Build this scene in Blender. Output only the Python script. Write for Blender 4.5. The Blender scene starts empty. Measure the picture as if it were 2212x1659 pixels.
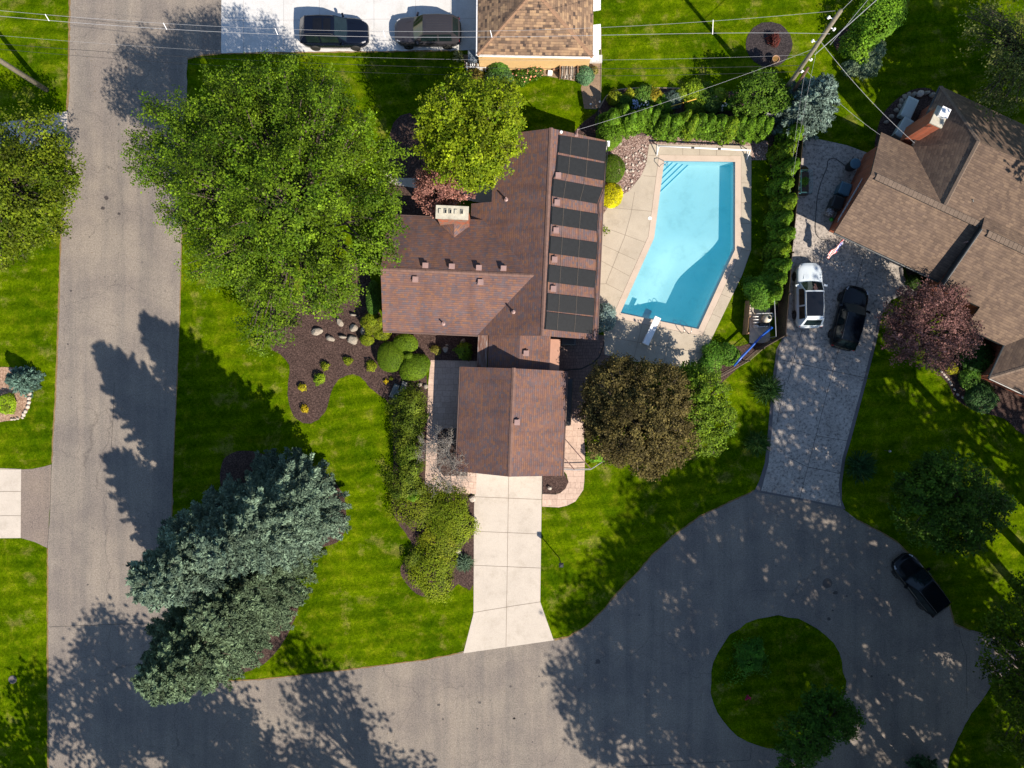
import bpy, bmesh, math, random
import numpy as np
from mathutils import Vector, Matrix
from mathutils.geometry import tessellate_polygon
R = math.radians
# ------------------------------------------------------------------ camera, sky, sun, exposure
sc = bpy.context.scene
col = sc.collection
S = 75.0/2212; H = 50.0
SUN_EL, SUN_AZ = 41.0, 40.0          # sun stands to the lower right: azimuth from -Y towards +X
cam = bpy.data.cameras.new("camera"); camo = bpy.data.objects.new("camera", cam); col.objects.link(camo)
camo.location = (0, 0, H); camo.rotation_euler = (0, 0, 0)
cam.sensor_width = 36; cam.lens = 24; cam.clip_end = 600; sc.camera = camo
w = bpy.data.worlds.new("World"); sc.world = w; w.use_nodes = True
wn = w.node_tree; bg = wn.nodes["Background"]
sky = wn.nodes.new("ShaderNodeTexSky"); sky.sky_type = 'NISHITA'; sky.sun_disc = False
sky.sun_elevation = R(SUN_EL); sky.sun_rotation = R(180-SUN_AZ)
sky.ozone_density = 1.2; sky.dust_density = 0.2
wn.links.new(sky.outputs[0], bg.inputs[0]); bg.inputs[1].default_value = 0.095
sl = bpy.data.lights.new("sun", 'SUN'); sl.energy = 5.0; sl.angle = R(0.5); sl.color = (1.0, 0.88, 0.74)
slo = bpy.data.objects.new("sun", sl); col.objects.link(slo)
sd = Vector((math.sin(R(SUN_AZ))*math.cos(R(SUN_EL)), -math.cos(R(SUN_AZ))*math.cos(R(SUN_EL)), math.sin(R(SUN_EL))))
slo.rotation_euler = sd.to_track_quat('Z', 'Y').to_euler(); slo.location = sd*60
sc.view_settings.view_transform = 'Standard'; sc.view_settings.look = 'None'
sc.view_settings.gamma = 1; sc.view_settings.use_curve_mapping = False
sc.view_settings.exposure = 1.0
sc.render.engine = 'CYCLES'
# ------------------------------------------------------------------ helpers
TX = (0, 750, 1500, 2240); TY = (0, 560, 1120, 1680)
def W(x, y, z=0.0):                  # survey point (plan units) seen at height z -> metres
    k = S*(1-z/H); return Vector(((x-1106)*k, (829.5-y)*k, z))
def T(c, r, x, y): return ((TX[c]+x/2.9105)/1.35624, (TY[r]+y/2.9105)/1.35624)
def WT(c, r, x, y, z=0.0): return W(*T(c, r, x, y), z)
rng = np.random.default_rng(7); random.seed(7)
def props(o, label=None, cat=None, group=None, kind=None):
    if label: o["label"] = label
    if cat: o["category"] = cat
    if group: o["group"] = group
    if kind: o["kind"] = kind
    return o
def empty(name, loc, rz=0, label=None, cat=None, group=None):
    o = bpy.data.objects.new(name, None); col.objects.link(o); o.location = loc; o.rotation_euler = (0, 0, rz)
    o.empty_display_size = .3
    return props(o, label, cat, group)
def mobj(name, verts, faces, mat, parent=None, smooth=False, mats=None, idx=None):
    me = bpy.data.meshes.new(name); me.from_pydata([tuple(v) for v in verts], [], faces); me.validate()
    for m in (mats or [mat]): me.materials.append(m)
    if idx is not None: me.polygons.foreach_set("material_index", idx)
    if smooth: me.polygons.foreach_set("use_smooth", [True]*len(me.polygons))
    me.update()
    o = bpy.data.objects.new(name, me); col.objects.link(o)
    if parent: o.parent = parent
    return o
class MB:
    def __init__(s): s.v = []; s.f = []
    def add(s, vs, fs):
        n = len(s.v); s.v += [tuple(v) for v in vs]; s.f += [tuple(i+n for i in f) for f in fs]; return s
    def box(s, c, d, rz=0, tilt=None):
        c = Vector(c); x, y, z = d[0]/2, d[1]/2, d[2]/2
        m = Matrix.Rotation(rz, 3, 'Z')
        if tilt: m = m @ Matrix.Rotation(tilt[0], 3, 'X') @ Matrix.Rotation(tilt[1], 3, 'Y')
        vs = [c + m @ Vector((a*x, b*y, e*z)) for e in (-1, 1) for a, b in ((-1, -1), (1, -1), (1, 1), (-1, 1))]
        return s.add(vs, [(3, 2, 1, 0), (4, 5, 6, 7), (0, 1, 5, 4), (1, 2, 6, 5), (2, 3, 7, 6), (3, 0, 4, 7)])
    def tube(s, pts, r, n=6, cap=True):
        pts = [Vector(p) for p in pts]; rs = r if isinstance(r, (list, tuple)) else [r]*len(pts)
        vs = []; fs = []; pn = None
        for i, p in enumerate(pts):
            d = (pts[min(i+1, len(pts)-1)]-pts[max(i-1, 0)])
            d = d.normalized() if d.length > 1e-9 else Vector((0, 0, 1))
            if pn is None: a = d.orthogonal().normalized()
            else:
                a = pn - d*pn.dot(d); a = a.normalized() if a.length > 1e-6 else d.orthogonal().normalized()
            pn = a; b = d.cross(a)
            for k in range(n):
                t = 2*math.pi*k/n; vs.append(p + (a*math.cos(t)+b*math.sin(t))*rs[i])
        for i in range(len(pts)-1):
            for k in range(n):
                k2 = (k+1) % n; fs.append((i*n+k, i*n+k2, (i+1)*n+k2, (i+1)*n+k))
        if cap: fs.append(tuple(range(n))[::-1]); fs.append(tuple((len(pts)-1)*n+k for k in range(n)))
        return s.add(vs, fs)
    def lathe(s, prof, c=(0, 0, 0), n=20):   # prof [(r,z)...]
        c = Vector(c); vs = []; fs = []
        for r, z in prof:
            for k in range(n):
                t = 2*math.pi*k/n; vs.append(c+Vector((r*math.cos(t), r*math.sin(t), z)))
        for i in range(len(prof)-1):
            for k in range(n):
                k2 = (k+1) % n; fs.append((i*n+k, i*n+k2, (i+1)*n+k2, (i+1)*n+k))
        if prof[-1][0] > 0: fs.append(tuple((len(prof)-1)*n+k for k in range(n)))
        return s.add(vs, fs)
    def build(s, name, mat, parent=None, smooth=False):
        return mobj(name, s.v, s.f, mat, parent, smooth)
def catmull(pts, n=6, closed=True):
    P = [Vector((p[0], p[1], 0)) for p in pts]; N = len(P); out = []
    rngi = range(N) if closed else range(N-1)
    for i in rngi:
        if closed: a, b, c, d = P[i-1], P[i], P[(i+1) % N], P[(i+2) % N]
        else: a, b, c, d = P[max(i-1, 0)], P[i], P[i+1], P[min(i+2, N-1)]
        for k in range(n):
            t = k/n
            q = .5*((2*b)+(c-a)*t+(2*a-5*b+4*c-d)*t*t+(3*b-a-3*c+d)*t**3)
            out.append((q.x, q.y))
    if not closed: out.append((P[-1].x, P[-1].y))
    return out
def rough_edge(pts, amp, step=.25, seed=1):
    """subdivide a world outline and jitter it, for lawn and bed edges"""
    rr = random.Random(seed); out = []
    for i, p in enumerate(pts):
        q = pts[(i+1) % len(pts)]; L = math.hypot(q[0]-p[0], q[1]-p[1]); k = max(1, int(L/step))
        if L > 60: k = 1
        for j in range(k):
            t = j/k; out.append((p[0]+(q[0]-p[0])*t+rr.gauss(0, amp), p[1]+(q[1]-p[1])*t+rr.gauss(0, amp)))
    return out
def wp(pts): return [tuple(W(x, y)[:2]) for x, y in pts]
def sheet(name, outer, z, mat, holes=(), parent=None, thick=0):
    """flat polygon with holes from world xy outlines; thick>0 drops side faces to z-thick"""
    loops = [[Vector((x, y, 0)) for x, y in outer]]+[[Vector((x, y, 0)) for x, y in h] for h in holes]
    tris = tessellate_polygon(loops); pts = [p for l in loops for p in l]
    fs = []
    for t in tris:
        a, b, c = (pts[i] for i in t)
        fs.append(tuple(t) if (b-a).cross(c-a).z > 0 else tuple(t[::-1]))
    vs = [(p.x, p.y, z) for p in pts]
    if thick:
        n = len(vs); vs += [(p.x, p.y, z-thick) for p in pts]; o = 0
        for l in loops:
            m = len(l)
            for i in range(m): j = (i+1) % m; fs.append((o+i, o+j, n+o+j, n+o+i))
            o += m
    return mobj(name, vs, fs, mat, parent)
def ground(name, pts, z, mat, holes=(), smooth=0, rough=0, seed=1, world=False, thick=0, step=.25):
    if smooth: pts = catmull(pts, smooth)
    p = pts if world else wp(pts)
    if rough: p = rough_edge(p, rough, step, seed)
    return props(sheet(name, p, z, mat, holes, thick=thick), kind="structure")
# ------------------------------------------------------------------ materials
def newmat(name):
    m = bpy.data.materials.new(name); m.use_nodes = True; nt = m.node_tree
    return m, nt, nt.nodes["Principled BSDF"]
def nd(nt, t, **kw):
    n = nt.nodes.new(t)
    for k, v in kw.items():
        if k in n.inputs: n.inputs[k].default_value = v
        else: setattr(n, k, v)
    return n
def c4(c): return (c[0], c[1], c[2], 1)
def coords(nt, scale=(1, 1, 1), uv=False):
    t = nd(nt, "ShaderNodeTexCoord"); mp = nd(nt, "ShaderNodeMapping"); mp.inputs["Scale"].default_value = scale
    nt.links.new(t.outputs["UV" if uv else "Object"], mp.inputs[0]); return mp.outputs[0]
def noise(nt, vec, scale, detail=3, rough=.6):
    n = nd(nt, "ShaderNodeTexNoise"); n.inputs["Scale"].default_value = scale; n.inputs["Detail"].default_value = detail
    n.inputs["Roughness"].default_value = rough; nt.links.new(vec, n.inputs["Vector"]); return n.outputs["Fac"]
def ramp(nt, fac, stops):
    r = nd(nt, "ShaderNodeValToRGB"); e = r.color_ramp.elements
    while len(e) < len(stops): e.new(.5)
    for i, (p, c) in enumerate(stops): e[i].position = p; e[i].color = c4(c) if len(c) == 3 else c
    nt.links.new(fac, r.inputs[0]); return r.outputs[0]
def mix(nt, a, b, fac, mode='MIX'):
    m = nd(nt, "ShaderNodeMix", data_type='RGBA', blend_type=mode)
    for s, v in ((6, a), (7, b), (0, fac)):
        if hasattr(v, "links"): nt.links.new(v, m.inputs[s])
        else: m.inputs[s].default_value = (c4(v) if s else v)
    return m.outputs[2]
def bump(nt, p, h, strength=.5, dist=.02):
    b = nd(nt, "ShaderNodeBump"); b.inputs["Strength"].default_value = strength; b.inputs["Distance"].default_value = dist
    nt.links.new(h, b.inputs["Height"]); nt.links.new(b.outputs[0], p.inputs["Normal"])
def plain(name, c, rough=.7, var=.12, scale=3, metal=0, bmp=.2, fine=40, spec=.5, coat=0):
    m, nt, p = newmat(name); v = coords(nt)
    f = noise(nt, v, scale, 4); f2 = noise(nt, v, fine, 2)
    lo = tuple(x*(1-var) for x in c); hi = tuple(x*(1+var) for x in c)
    a = ramp(nt, f, [(.3, lo), (.7, hi)])
    b = mix(nt, a, ramp(nt, f2, [(.3, (1-var,)*3), (.7, (1+var*.6,)*3)]), 1.0, 'MULTIPLY')
    nt.links.new(b, p.inputs["Base Color"]); p.inputs["Roughness"].default_value = rough
    p.inputs["Metallic"].default_value = metal; p.inputs["Specular IOR Level"].default_value = spec
    p.inputs["Coat Weight"].default_value = coat; p.inputs["Coat Roughness"].default_value = .03
    if bmp: bump(nt, p, f2, bmp, .01)
    return m
def m_grass():
    m, nt, p = newmat("grass"); v = coords(nt)
    big = noise(nt, v, .22, 3, .55); mid = noise(nt, v, 1.1, 4, .65); fine = noise(nt, v, 4.5, 6, .85)
    vf = noise(nt, v, 14, 3, .8)
    a = ramp(nt, big, [(.36, (.024, .054, .0006)), (.5, (.050, .086, .0008)), (.62, (.090, .136, .001))])
    b = ramp(nt, mid, [(.34, (.020, .048, .0006)), (.5, (.052, .090, .0008)), (.66, (.118, .136, .005))])
    c = mix(nt, a, b, .55)
    # dry straw patches
    dry = noise(nt, v, .55, 5, .7)
    dm = ramp(nt, dry, [(.56, (0, 0, 0)), (.68, (.60, .60, .60))])
    c = mix(nt, c, (.135, .125, .035), dm)
    # mowing stripes
    mp = nd(nt, "ShaderNodeMapping"); nt.links.new(v, mp.inputs[0]); mp.inputs["Rotation"].default_value = (0, 0, R(84))
    wv = nd(nt, "ShaderNodeTexWave"); nt.links.new(mp.outputs[0], wv.inputs[0])
    wv.inputs["Scale"].default_value = .30; wv.inputs["Distortion"].default_value = 2.2; wv.inputs["Detail"].default_value = 2
    wv.inputs["Detail Scale"].default_value = .6
    st = ramp(nt, wv.outputs["Fac"], [(.2, (.83, .86, .83)), (.8, (1.11, 1.11, 1.11))])
    c = mix(nt, c, st, 1.0, 'MULTIPLY')
    fm = ramp(nt, fine, [(.34, (.45, .52, .5)), (.5, (.95, .97, .95)), (.66, (1.55, 1.45, 1.4))])
    c = mix(nt, c, fm, 1.0, 'MULTIPLY')
    fm = ramp(nt, vf, [(.36, (.6, .65, .6)), (.64, (1.4, 1.35, 1.4))])
    c = mix(nt, c, fm, 1.0, 'MULTIPLY')
    nt.links.new(c, p.inputs["Base Color"]); p.inputs["Roughness"].default_value = .9
    p.inputs["Specular IOR Level"].default_value = .0
    bump(nt, p, fine, .9, .05)
    return m
def m_asphalt(name="asphalt", base=(.178, .156, .134), dark=.84):
    m, nt, p = newmat(name); v = coords(nt)
    ag = noise(nt, v, 11, 5, .9); big = noise(nt, v, .35, 4, .6)
    mp = nd(nt, "ShaderNodeMapping"); nt.links.new(v, mp.inputs[0]); mp.inputs["Scale"].default_value = (1.1, .06, 1)
    stre = noise(nt, mp.outputs[0], 1.0, 4, .6)
    a = ramp(nt, ag, [(.36, tuple(x*.62 for x in base)), (.5, base), (.64, tuple(x*1.42 for x in base))])
    b = ramp(nt, big, [(.38, (dark, dark, dark*1.03)), (.6, (1.05, 1.05, 1.03))])
    c = mix(nt, a, b, 1.0, 'MULTIPLY')
    c = mix(nt, c, ramp(nt, stre, [(.38, (.86, .87, .89)), (.58, (1.05, 1.04, 1.03))]), 1.0, 'MULTIPLY')
    spot = noise(nt, v, 2.3, 2, .5)
    c = mix(nt, c, ramp(nt, spot, [(.24, (.72, .72, .75)), (.30, (1, 1, 1))]), 1.0, 'MULTIPLY')
    wob = nd(nt, "ShaderNodeTexNoise"); wob.inputs["Scale"].default_value = .8; wob.inputs["Detail"].default_value = 4; nt.links.new(v, wob.inputs["Vector"])
    ad = nd(nt, "ShaderNodeVectorMath", operation='MULTIPLY_ADD'); ad.inputs[1].default_value = (1.6, 1.6, 0); nt.links.new(wob.outputs["Color"], ad.inputs[0]); nt.links.new(v, ad.inputs[2])
    vo = nd(nt, "ShaderNodeTexVoronoi", feature='DISTANCE_TO_EDGE'); vo.inputs["Scale"].default_value = .14; nt.links.new(ad.outputs[0], vo.inputs["Vector"])
    c = mix(nt, c, ramp(nt, vo.outputs["Distance"], [(.0, (.70, .70, .71)), (.004, (1, 1, 1))]), 1.0, 'MULTIPLY')
    nt.links.new(c, p.inputs["Base Color"]); p.inputs["Roughness"].default_value = .85; p.inputs["Specular IOR Level"].default_value = .3
    bump(nt, p, ag, .5, .008); return m
def m_concrete(name, base, stain=.85, sc_=1.0, speck=1.12):
    m, nt, p = newmat(name); v = coords(nt)
    big = noise(nt, v, .5*sc_, 5, .6); fine = noise(nt, v, 22, 3, .7)
    a = ramp(nt, big, [(.3, tuple(x*stain for x in base)), (.6, base)])
    c = mix(nt, a, ramp(nt, fine, [(.3, (2-speck,)*3), (.7, (speck,)*3)]), 1.0, 'MULTIPLY')
    st = noise(nt, v, .9*sc_, 6, .7); c = mix(nt, c, ramp(nt, st, [(.36, (.90, .895, .88)), (.48, (1, 1, 1)), (.66, (1.03, 1.03, 1.03))]), 1.0, 'MULTIPLY')
    nt.links.new(c, p.inputs["Base Color"]); p.inputs["Roughness"].default_value = .8; p.inputs["Specular IOR Level"].default_value = .3
    bump(nt, p, fine, .2, .004); return m
def m_stamped(name, base, joint, bw=.55, rh=.4, var=.25, mort=.014, rot=0):
    m, nt, p = newmat(name); v = coords(nt)
    mp = nd(nt, "ShaderNodeMapping"); nt.links.new(v, mp.inputs[0]); mp.inputs["Rotation"].default_value = (0, 0, R(rot))
    wob = noise(nt, v, 2.0, 2); 
    ad = nd(nt, "ShaderNodeVectorMath", operation='MULTIPLY_ADD'); 
    cmb = nd(nt, "ShaderNodeCombineXYZ"); nt.links.new(wob, cmb.inputs[0]); nt.links.new(wob, cmb.inputs[1])
    ad.inputs[1].default_value = (.12, .12, 0); nt.links.new(cmb.outputs[0], ad.inputs[0]); nt.links.new(mp.outputs[0], ad.inputs[2])
    b = nd(nt, "ShaderNodeTexBrick"); nt.links.new(ad.outputs[0], b.inputs["Vector"])
    b.inputs["Scale"].default_value = 1; b.inputs["Brick Width"].default_value = bw; b.inputs["Row Height"].default_value = rh
    b.inputs["Mortar Size"].default_value = mort; b.inputs["Mortar Smooth"].default_value = .3
    b.offset = .37; b.squash = .62; b.squash_frequency = 3; b.offset_frequency = 2
    b.inputs["Color1"].default_value = c4(tuple(x*(1-var) for x in base)); b.inputs["Color2"].default_value = c4(tuple(x*(1+var) for x in base))
    b.inputs["Mortar"].default_value = c4(joint)
    f = noise(nt, v, 6, 4, .7); f2 = noise(nt, v, .6, 3)
    c = mix(nt, b.outputs["Color"], ramp(nt, f, [(.3, (.82,)*3), (.7, (1.15,)*3)]), 1.0, 'MULTIPLY')
    c = mix(nt, c, ramp(nt, f2, [(.3, (.88,)*3), (.7, (1.08,)*3)]), 1.0, 'MULTIPLY')
    nt.links.new(c, p.inputs["Base Color"]); p.inputs["Roughness"].default_value = .8; p.inputs["Specular IOR Level"].default_value = .3
    return m
def m_mottle(name, stops, scale=14, big=1.0, bdist=.03, vor=False, rough=.95):
    m, nt, p = newmat(name); v = coords(nt)
    if vor:
        vo = nd(nt, "ShaderNodeTexVoronoi"); vo.inputs["Scale"].default_value = scale; nt.links.new(v, vo.inputs["Vector"])
        sp = nd(nt, "ShaderNodeSeparateColor"); nt.links.new(vo.outputs["Color"], sp.inputs[0]); f = sp.outputs[0]
        edge = ramp(nt, vo.outputs["Distance"], [(.25, (1.05,)*3), (.75, (.45,)*3)])
    else: f = noise(nt, v, scale, 5, .8); edge = None
    c = ramp(nt, f, stops)
    if edge: c = mix(nt, c, edge, 1.0, 'MULTIPLY')
    c = mix(nt, c, ramp(nt, noise(nt, v, big, 3), [(.3, (.82,)*3), (.7, (1.15,)*3)]), 1.0, 'MULTIPLY')
    nt.links.new(c, p.inputs["Base Color"]); p.inputs["Roughness"].default_value = rough; p.inputs["Specular IOR Level"].default_value = .2
    bump(nt, p, f, .8, bdist); return m
def m_shingle(name, stops, bw=.30, rh=.145, line=.45, stain=None):
    m, nt, p = newmat(name); v = coords(nt, uv=True)
    b = nd(nt, "ShaderNodeTexBrick"); nt.links.new(v, b.inputs["Vector"]); b.inputs["Scale"].default_value = 1
    b.inputs["Brick Width"].default_value = bw; b.inputs["Row Height"].default_value = rh; b.inputs["Mortar Size"].default_value = .0
    b.offset = .43; b.squash = .7; b.squash_frequency = 3
    b.inputs["Color1"].default_value = (0, 0, 0, 1); b.inputs["Color2"].default_value = (1, 1, 1, 1)
    c = ramp(nt, b.outputs["Color"], stops)
    # course line: darker strip at the butt of every course
    sx = nd(nt, "ShaderNodeSeparateXYZ"); nt.links.new(v, sx.inputs[0])
    d = nd(nt, "ShaderNodeMath", operation='DIVIDE'); nt.links.new(sx.outputs[1], d.inputs[0]); d.inputs[1].default_value = rh
    fr = nd(nt, "ShaderNodeMath", operation='FRACT'); nt.links.new(d.outputs[0], fr.inputs[0])
    c = mix(nt, c, ramp(nt, fr.outputs[0], [(.0, (line,)*3), (.30, (1,)*3)]), 1.0, 'MULTIPLY')
    o = coords(nt); f = noise(nt, o, 30, 3, .7); g = noise(nt, o, .7, 4)
    c = mix(nt, c, ramp(nt, f, [(.3, (.8,)*3), (.7, (1.2,)*3)]), 1.0, 'MULTIPLY')
    c = mix(nt, c, ramp(nt, g, [(.3, (.84, .84, .86)), (.65, (1.08,)*3)]), 1.0, 'MULTIPLY')
    mpz = nd(nt, "ShaderNodeMapping"); nt.links.new(v, mpz.inputs[0]); mpz.inputs["Scale"].default_value = (1.3, .15, 1)
    c = mix(nt, c, ramp(nt, noise(nt, mpz.outputs[0], 1.2, 4, .6), [(.3, (.8, .8, .82)), (.55, (1.02,)*3)]), 1.0, 'MULTIPLY')
    nt.links.new(c, p.inputs["Base Color"]); p.inputs["Roughness"].default_value = .9; p.inputs["Specular IOR Level"].default_value = .25
    bump(nt, p, fr.outputs[0], .4, .02); return m
def m_leaf(name="leaf", transl=.28, rough=.55):
    m, nt, p = newmat(name); a = nd(nt, "ShaderNodeAttribute", attribute_name="tint")
    nt.links.new(a.outputs["Color"], p.inputs["Base Color"]); p.inputs["Roughness"].default_value = rough
    p.inputs["Specular IOR Level"].default_value = .10
    t = nd(nt, "ShaderNodeBsdfTranslucent"); nt.links.new(mix(nt, a.outputs["Color"], (1.3, 1.25, .5), 1.0, 'MULTIPLY'), t.inputs[0])
    ms = nd(nt, "ShaderNodeMixShader"); ms.inputs[0].default_value = transl
    nt.links.new(p.outputs[0], ms.inputs[1]); nt.links.new(t.outputs[0], ms.inputs[2])
    nt.links.new(ms.outputs[0], nt.nodes["Material Output"].inputs[0]); return m
def m_glass(name, c, rough=.05):
    m, nt, p = newmat(name); p.inputs["Base Color"].default_value = c4(c); p.inputs["Roughness"].default_value = rough
    f = noise(nt, coords(nt), 2, 2); nt.links.new(ramp(nt, f, [(.3, tuple(x*.8 for x in c)), (.7, tuple(x*1.2 for x in c))]), p.inputs["Base Color"])
    p.inputs["Specular IOR Level"].default_value = .5; p.inputs["Coat Weight"].default_value = .15; p.inputs["Coat Roughness"].default_value = .02; return m
def m_water():
    m, nt, p = newmat("pool_water"); v = coords(nt)
    tr = nd(nt, "ShaderNodeBsdfTransparent"); tr.inputs[0].default_value = (.72, .955, .985, 1)
    df = nd(nt, "ShaderNodeBsdfDiffuse"); df.inputs[0].default_value = (.0, .34, .52, 1)
    gl = nd(nt, "ShaderNodeBsdfGlossy"); gl.inputs[0].default_value = (1, 1, 1, 1); gl.inputs[1].default_value = .05
    a = nd(nt, "ShaderNodeMixShader"); a.inputs[0].default_value = .31; nt.links.new(tr.outputs[0], a.inputs[1]); nt.links.new(df.outputs[0], a.inputs[2])
    b = nd(nt, "ShaderNodeMixShader"); b.inputs[0].default_value = .035; nt.links.new(a.outputs[0], b.inputs[1]); nt.links.new(gl.outputs[0], b.inputs[2])
    bp = nd(nt, "ShaderNodeBump"); bp.inputs["Strength"].default_value = .3; bp.inputs["Distance"].default_value = .02
    nt.links.new(noise(nt, v, 3.5, 3), bp.inputs["Height"]); nt.links.new(bp.outputs[0], gl.inputs["Normal"])
    nt.links.new(b.outputs[0], nt.nodes["Material Output"].inputs[0]); return m
G = m_grass(); ASPH = m_asphalt(); ASPH2 = m_asphalt("apron_asphalt", (.160, .132, .112), .9)
CONC = m_concrete("driveway_concrete", (.415, .375, .325), .9); WCONC = m_concrete("white_concrete", (.455, .46, .46), .93)
DECK = m_concrete("deck_concrete", (.36, .315, .25), .86); COPE = m_concrete("coping_concrete", (.42, .345, .28), .92)
STAMP = m_stamped("stamped_pink", (.42, .315, .255), (.21, .15, .12), .6, .42, .09, .010)
PATIO = m_stamped("patio_brick", (.155, .105, .09), (.06, .045, .04), .24, .24, .12, .012)
SLATE = m_mottle("stamped_driveway", [(.38, (.11, .10, .095)), (.46, (.27, .245, .22)), (.62, (.37, .335, .30))], 5.0, .8, .01, rough=.85)
BORDER = m_concrete("driveway_border", (.105, .098, .10), .85)
MULCH = m_mottle("mulch", [(.36, (.016, .009, .008)), (.5, (.048, .030, .026)), (.66, (.11, .072, .06))], 9, 1.2)
BMULCH = m_mottle("black_mulch", [(.36, (.010, .008, .010)), (.5, (.028, .023, .025)), (.66, (.06, .05, .05))], 9, 1.2)
GRAV = m_mottle("pink_gravel", [(.1, (.12, .075, .065)), (.5, (.26, .17, .14)), (.9, (.42, .32, .28))], 16, .8, .03, vor=True)
BARKB = m_mottle("bark_chips", [(.36, (.12, .07, .045)), (.5, (.25, .16, .11)), (.66, (.42, .31, .23))], 9, 1.2)
SOIL = m_mottle("soil", [(.3, (.16, .11, .07)), (.7, (.26, .19, .13))], 10, 1)
JOINT = plain("joint", (.035, .032, .03), .9, .2); STAIN = plain("oil_stain", (.045, .038, .036), .6, .3, 6)
SH1 = m_shingle("brown_shingle", [(0, (.094, .074, .082)), (.3, (.122, .072, .064)), (.6, (.138, .076, .062)), (.85, (.168, .086, .054)), (1, (.106, .080, .086))], .26, .15, .55)
SH2 = m_shingle("tan_shingle", [(0, (.052, .038, .032)), (.25, (.15, .10, .066)), (.6, (.215, .14, .088)), (.85, (.30, .20, .115)), (1, (.13, .09, .066))], .30, .17, .6)
SH3 = m_shingle("taupe_shingle", [(0, (.100, .070, .052)), (.4, (.120, .084, .061)), (.7, (.158, .111, .077)), (1, (.104, .073, .056))], .30, .17, .62)
LEAF = m_leaf(); NEED = m_leaf("needle", .12, .6)
BARK = plain("bark", (.075, .058, .045), .95, .35, 6); GBARK = plain("grey_bark", (.20, .185, .165), .9, .3, 8)
POLEW = plain("weathered_pole", (.17, .15, .11), .9, .25, 5); POLEB = plain("brown_pole", (.095, .055, .033), .9, .3, 5)
ROCK = plain("rock", (.25, .22, .18), .9, .35, 4, bmp=.8, fine=14); PROCK = plain("pale_rock", (.40, .35, .30), .85, .3, 6, bmp=.6, fine=16)
SLAB = plain("slate_slab", (.14, .15, .145), .8, .25, 4)
BRICK = m_stamped("red_brick", (.30, .085, .042), (.20, .12, .09), .22, .075, .2, .01)
BRICK2 = plain("dark_brick", (.13, .055, .042), .9, .25, 12, fine=30)
CAPC = m_concrete("chimney_cap", (.42, .40, .33), .7, 4)
WALL = plain("tan_siding", (.30, .17, .11), .8, .08); YSID = plain("yellow_siding", (.50, .34, .16), .7, .06); WSID = plain("white_siding", (.62, .62, .62), .6, .05)
FASC = plain("brown_fascia", (.085, .05, .042), .6, .1); BLKF = plain("black_gutter", (.03, .035, .038), .4, .1)
WMET = plain("white_metal", (.72, .72, .72), .35, .04, bmp=0); SOLAR = plain("solar_mat", (.010, .011, .012), .55, .25, 5, bmp=0, spec=.35)
VENTM = plain("vent_pink", (.26, .17, .155), .5, .1, bmp=0); STEEL = plain("steel", (.42, .40, .38), .3, .08, metal=.8, bmp=0)
DARKM = plain("dark_metal", (.025, .027, .03), .45, .15, bmp=0); RAILM = plain("rail_brown", (.17, .10, .09), .5, .1, bmp=0)
GPLAST = plain("grey_plastic", (.10, .125, .15), .45, .08, bmp=0); BPLAST = plain("black_plastic", (.012, .016, .018), .35, .2, bmp=0)
BLUEP = plain("blue_plastic", (.01, .07, .34), .4, .15, bmp=0); TEALP = plain("teal_lid", (.05, .12, .17), .45, .1, bmp=0)
WOOD = plain("weathered_wood", (.17, .125, .09), .85, .3, 7); DWOOD = plain("fence_wood", (.055, .036, .024), .85, .35, 7); TWOOD = plain("tan_wood", (.28, .16, .09), .8, .2, 6)
WIREM = plain("wire_grey", (.26, .27, .29), .4, .05, bmp=0); WIRED = plain("wire_black", (.02, .02, .022), .5, .1, bmp=0)
YELP = plain("yellow_paint", (.55, .33, .02), .5, .1); CERW = plain("white_ceramic", (.75, .75, .74), .3, .03, bmp=0)
TANK = plain("filter_tank", (.55, .50, .40), .4, .06, bmp=0); PGREEN = plain("pale_green_lid", (.38, .43, .41), .5, .06, bmp=0)
GLASS = m_glass("car_glass", (.006, .012, .014)); GLASS2 = m_glass("tinted_glass", (.004, .004, .005))
RUB = plain("rubber", (.012, .012, .012), .8, .2, bmp=0); RIM = plain("alloy", (.10, .10, .105), .3, .1, metal=.7, bmp=0)
RED = m_glass("red_lens", (.35, .01, .012)); LENS = m_glass("clear_lens", (.35, .36, .38))
PBLK = plain("black_paint", (.003, .005, .012), .18, .05, bmp=0, spec=.25, coat=.12); PGRY = plain("grey_paint", (.026, .025, .030), .3, .05, bmp=0, spec=.35, coat=.2)
PWHT = plain("white_paint", (.50, .56, .60), .3, .03, bmp=0, coat=1); PBLK2 = plain("black_paint_clean", (.003, .005, .008), .15, .05, bmp=0, spec=.28, coat=.15)
POOLF = m_concrete("pool_plaster", (.60, .60, .60), .95, .8, 1.02); TILEB = plain("blue_tile", (.01, .14, .28), .3, .2, 8, bmp=0)
WATER = m_water()
# ------------------------------------------------------------------ ground, streets, paving, beds
POOL = [(1434, 347), (1588.6, 349), (1588, 540), (1509, 712), (1339, 677), (1412, 514)]
def offset_poly(P, d):
    n = len(P); out = []
    A = sum(P[i][0]*P[(i+1) % n][1]-P[(i+1) % n][0]*P[i][1] for i in range(n)); sg = 1 if A > 0 else -1
    for i in range(n):
        a, b, c = Vector(P[i-1]), Vector(P[i]), Vector(P[(i+1) % n])
        e1 = (b-a).normalized(); e2 = (c-b).normalized()
        n1 = Vector((e1.y, -e1.x))*sg; n2 = Vector((e2.y, -e2.x))*sg
        k = (n1+n2); k = k/(k.dot(n1)); out.append((b.x+k.x*d, b.y+k.y*d))
    return out
pool_w = wp(POOL); cope_w = offset_poly(pool_w, .42)
lawn_outer = [(-150, -150), (150, -150), (150, 150), (-150, 150)]
props(sheet("lawn", lawn_outer, 0, G, [cope_w]), kind="structure")
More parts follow.
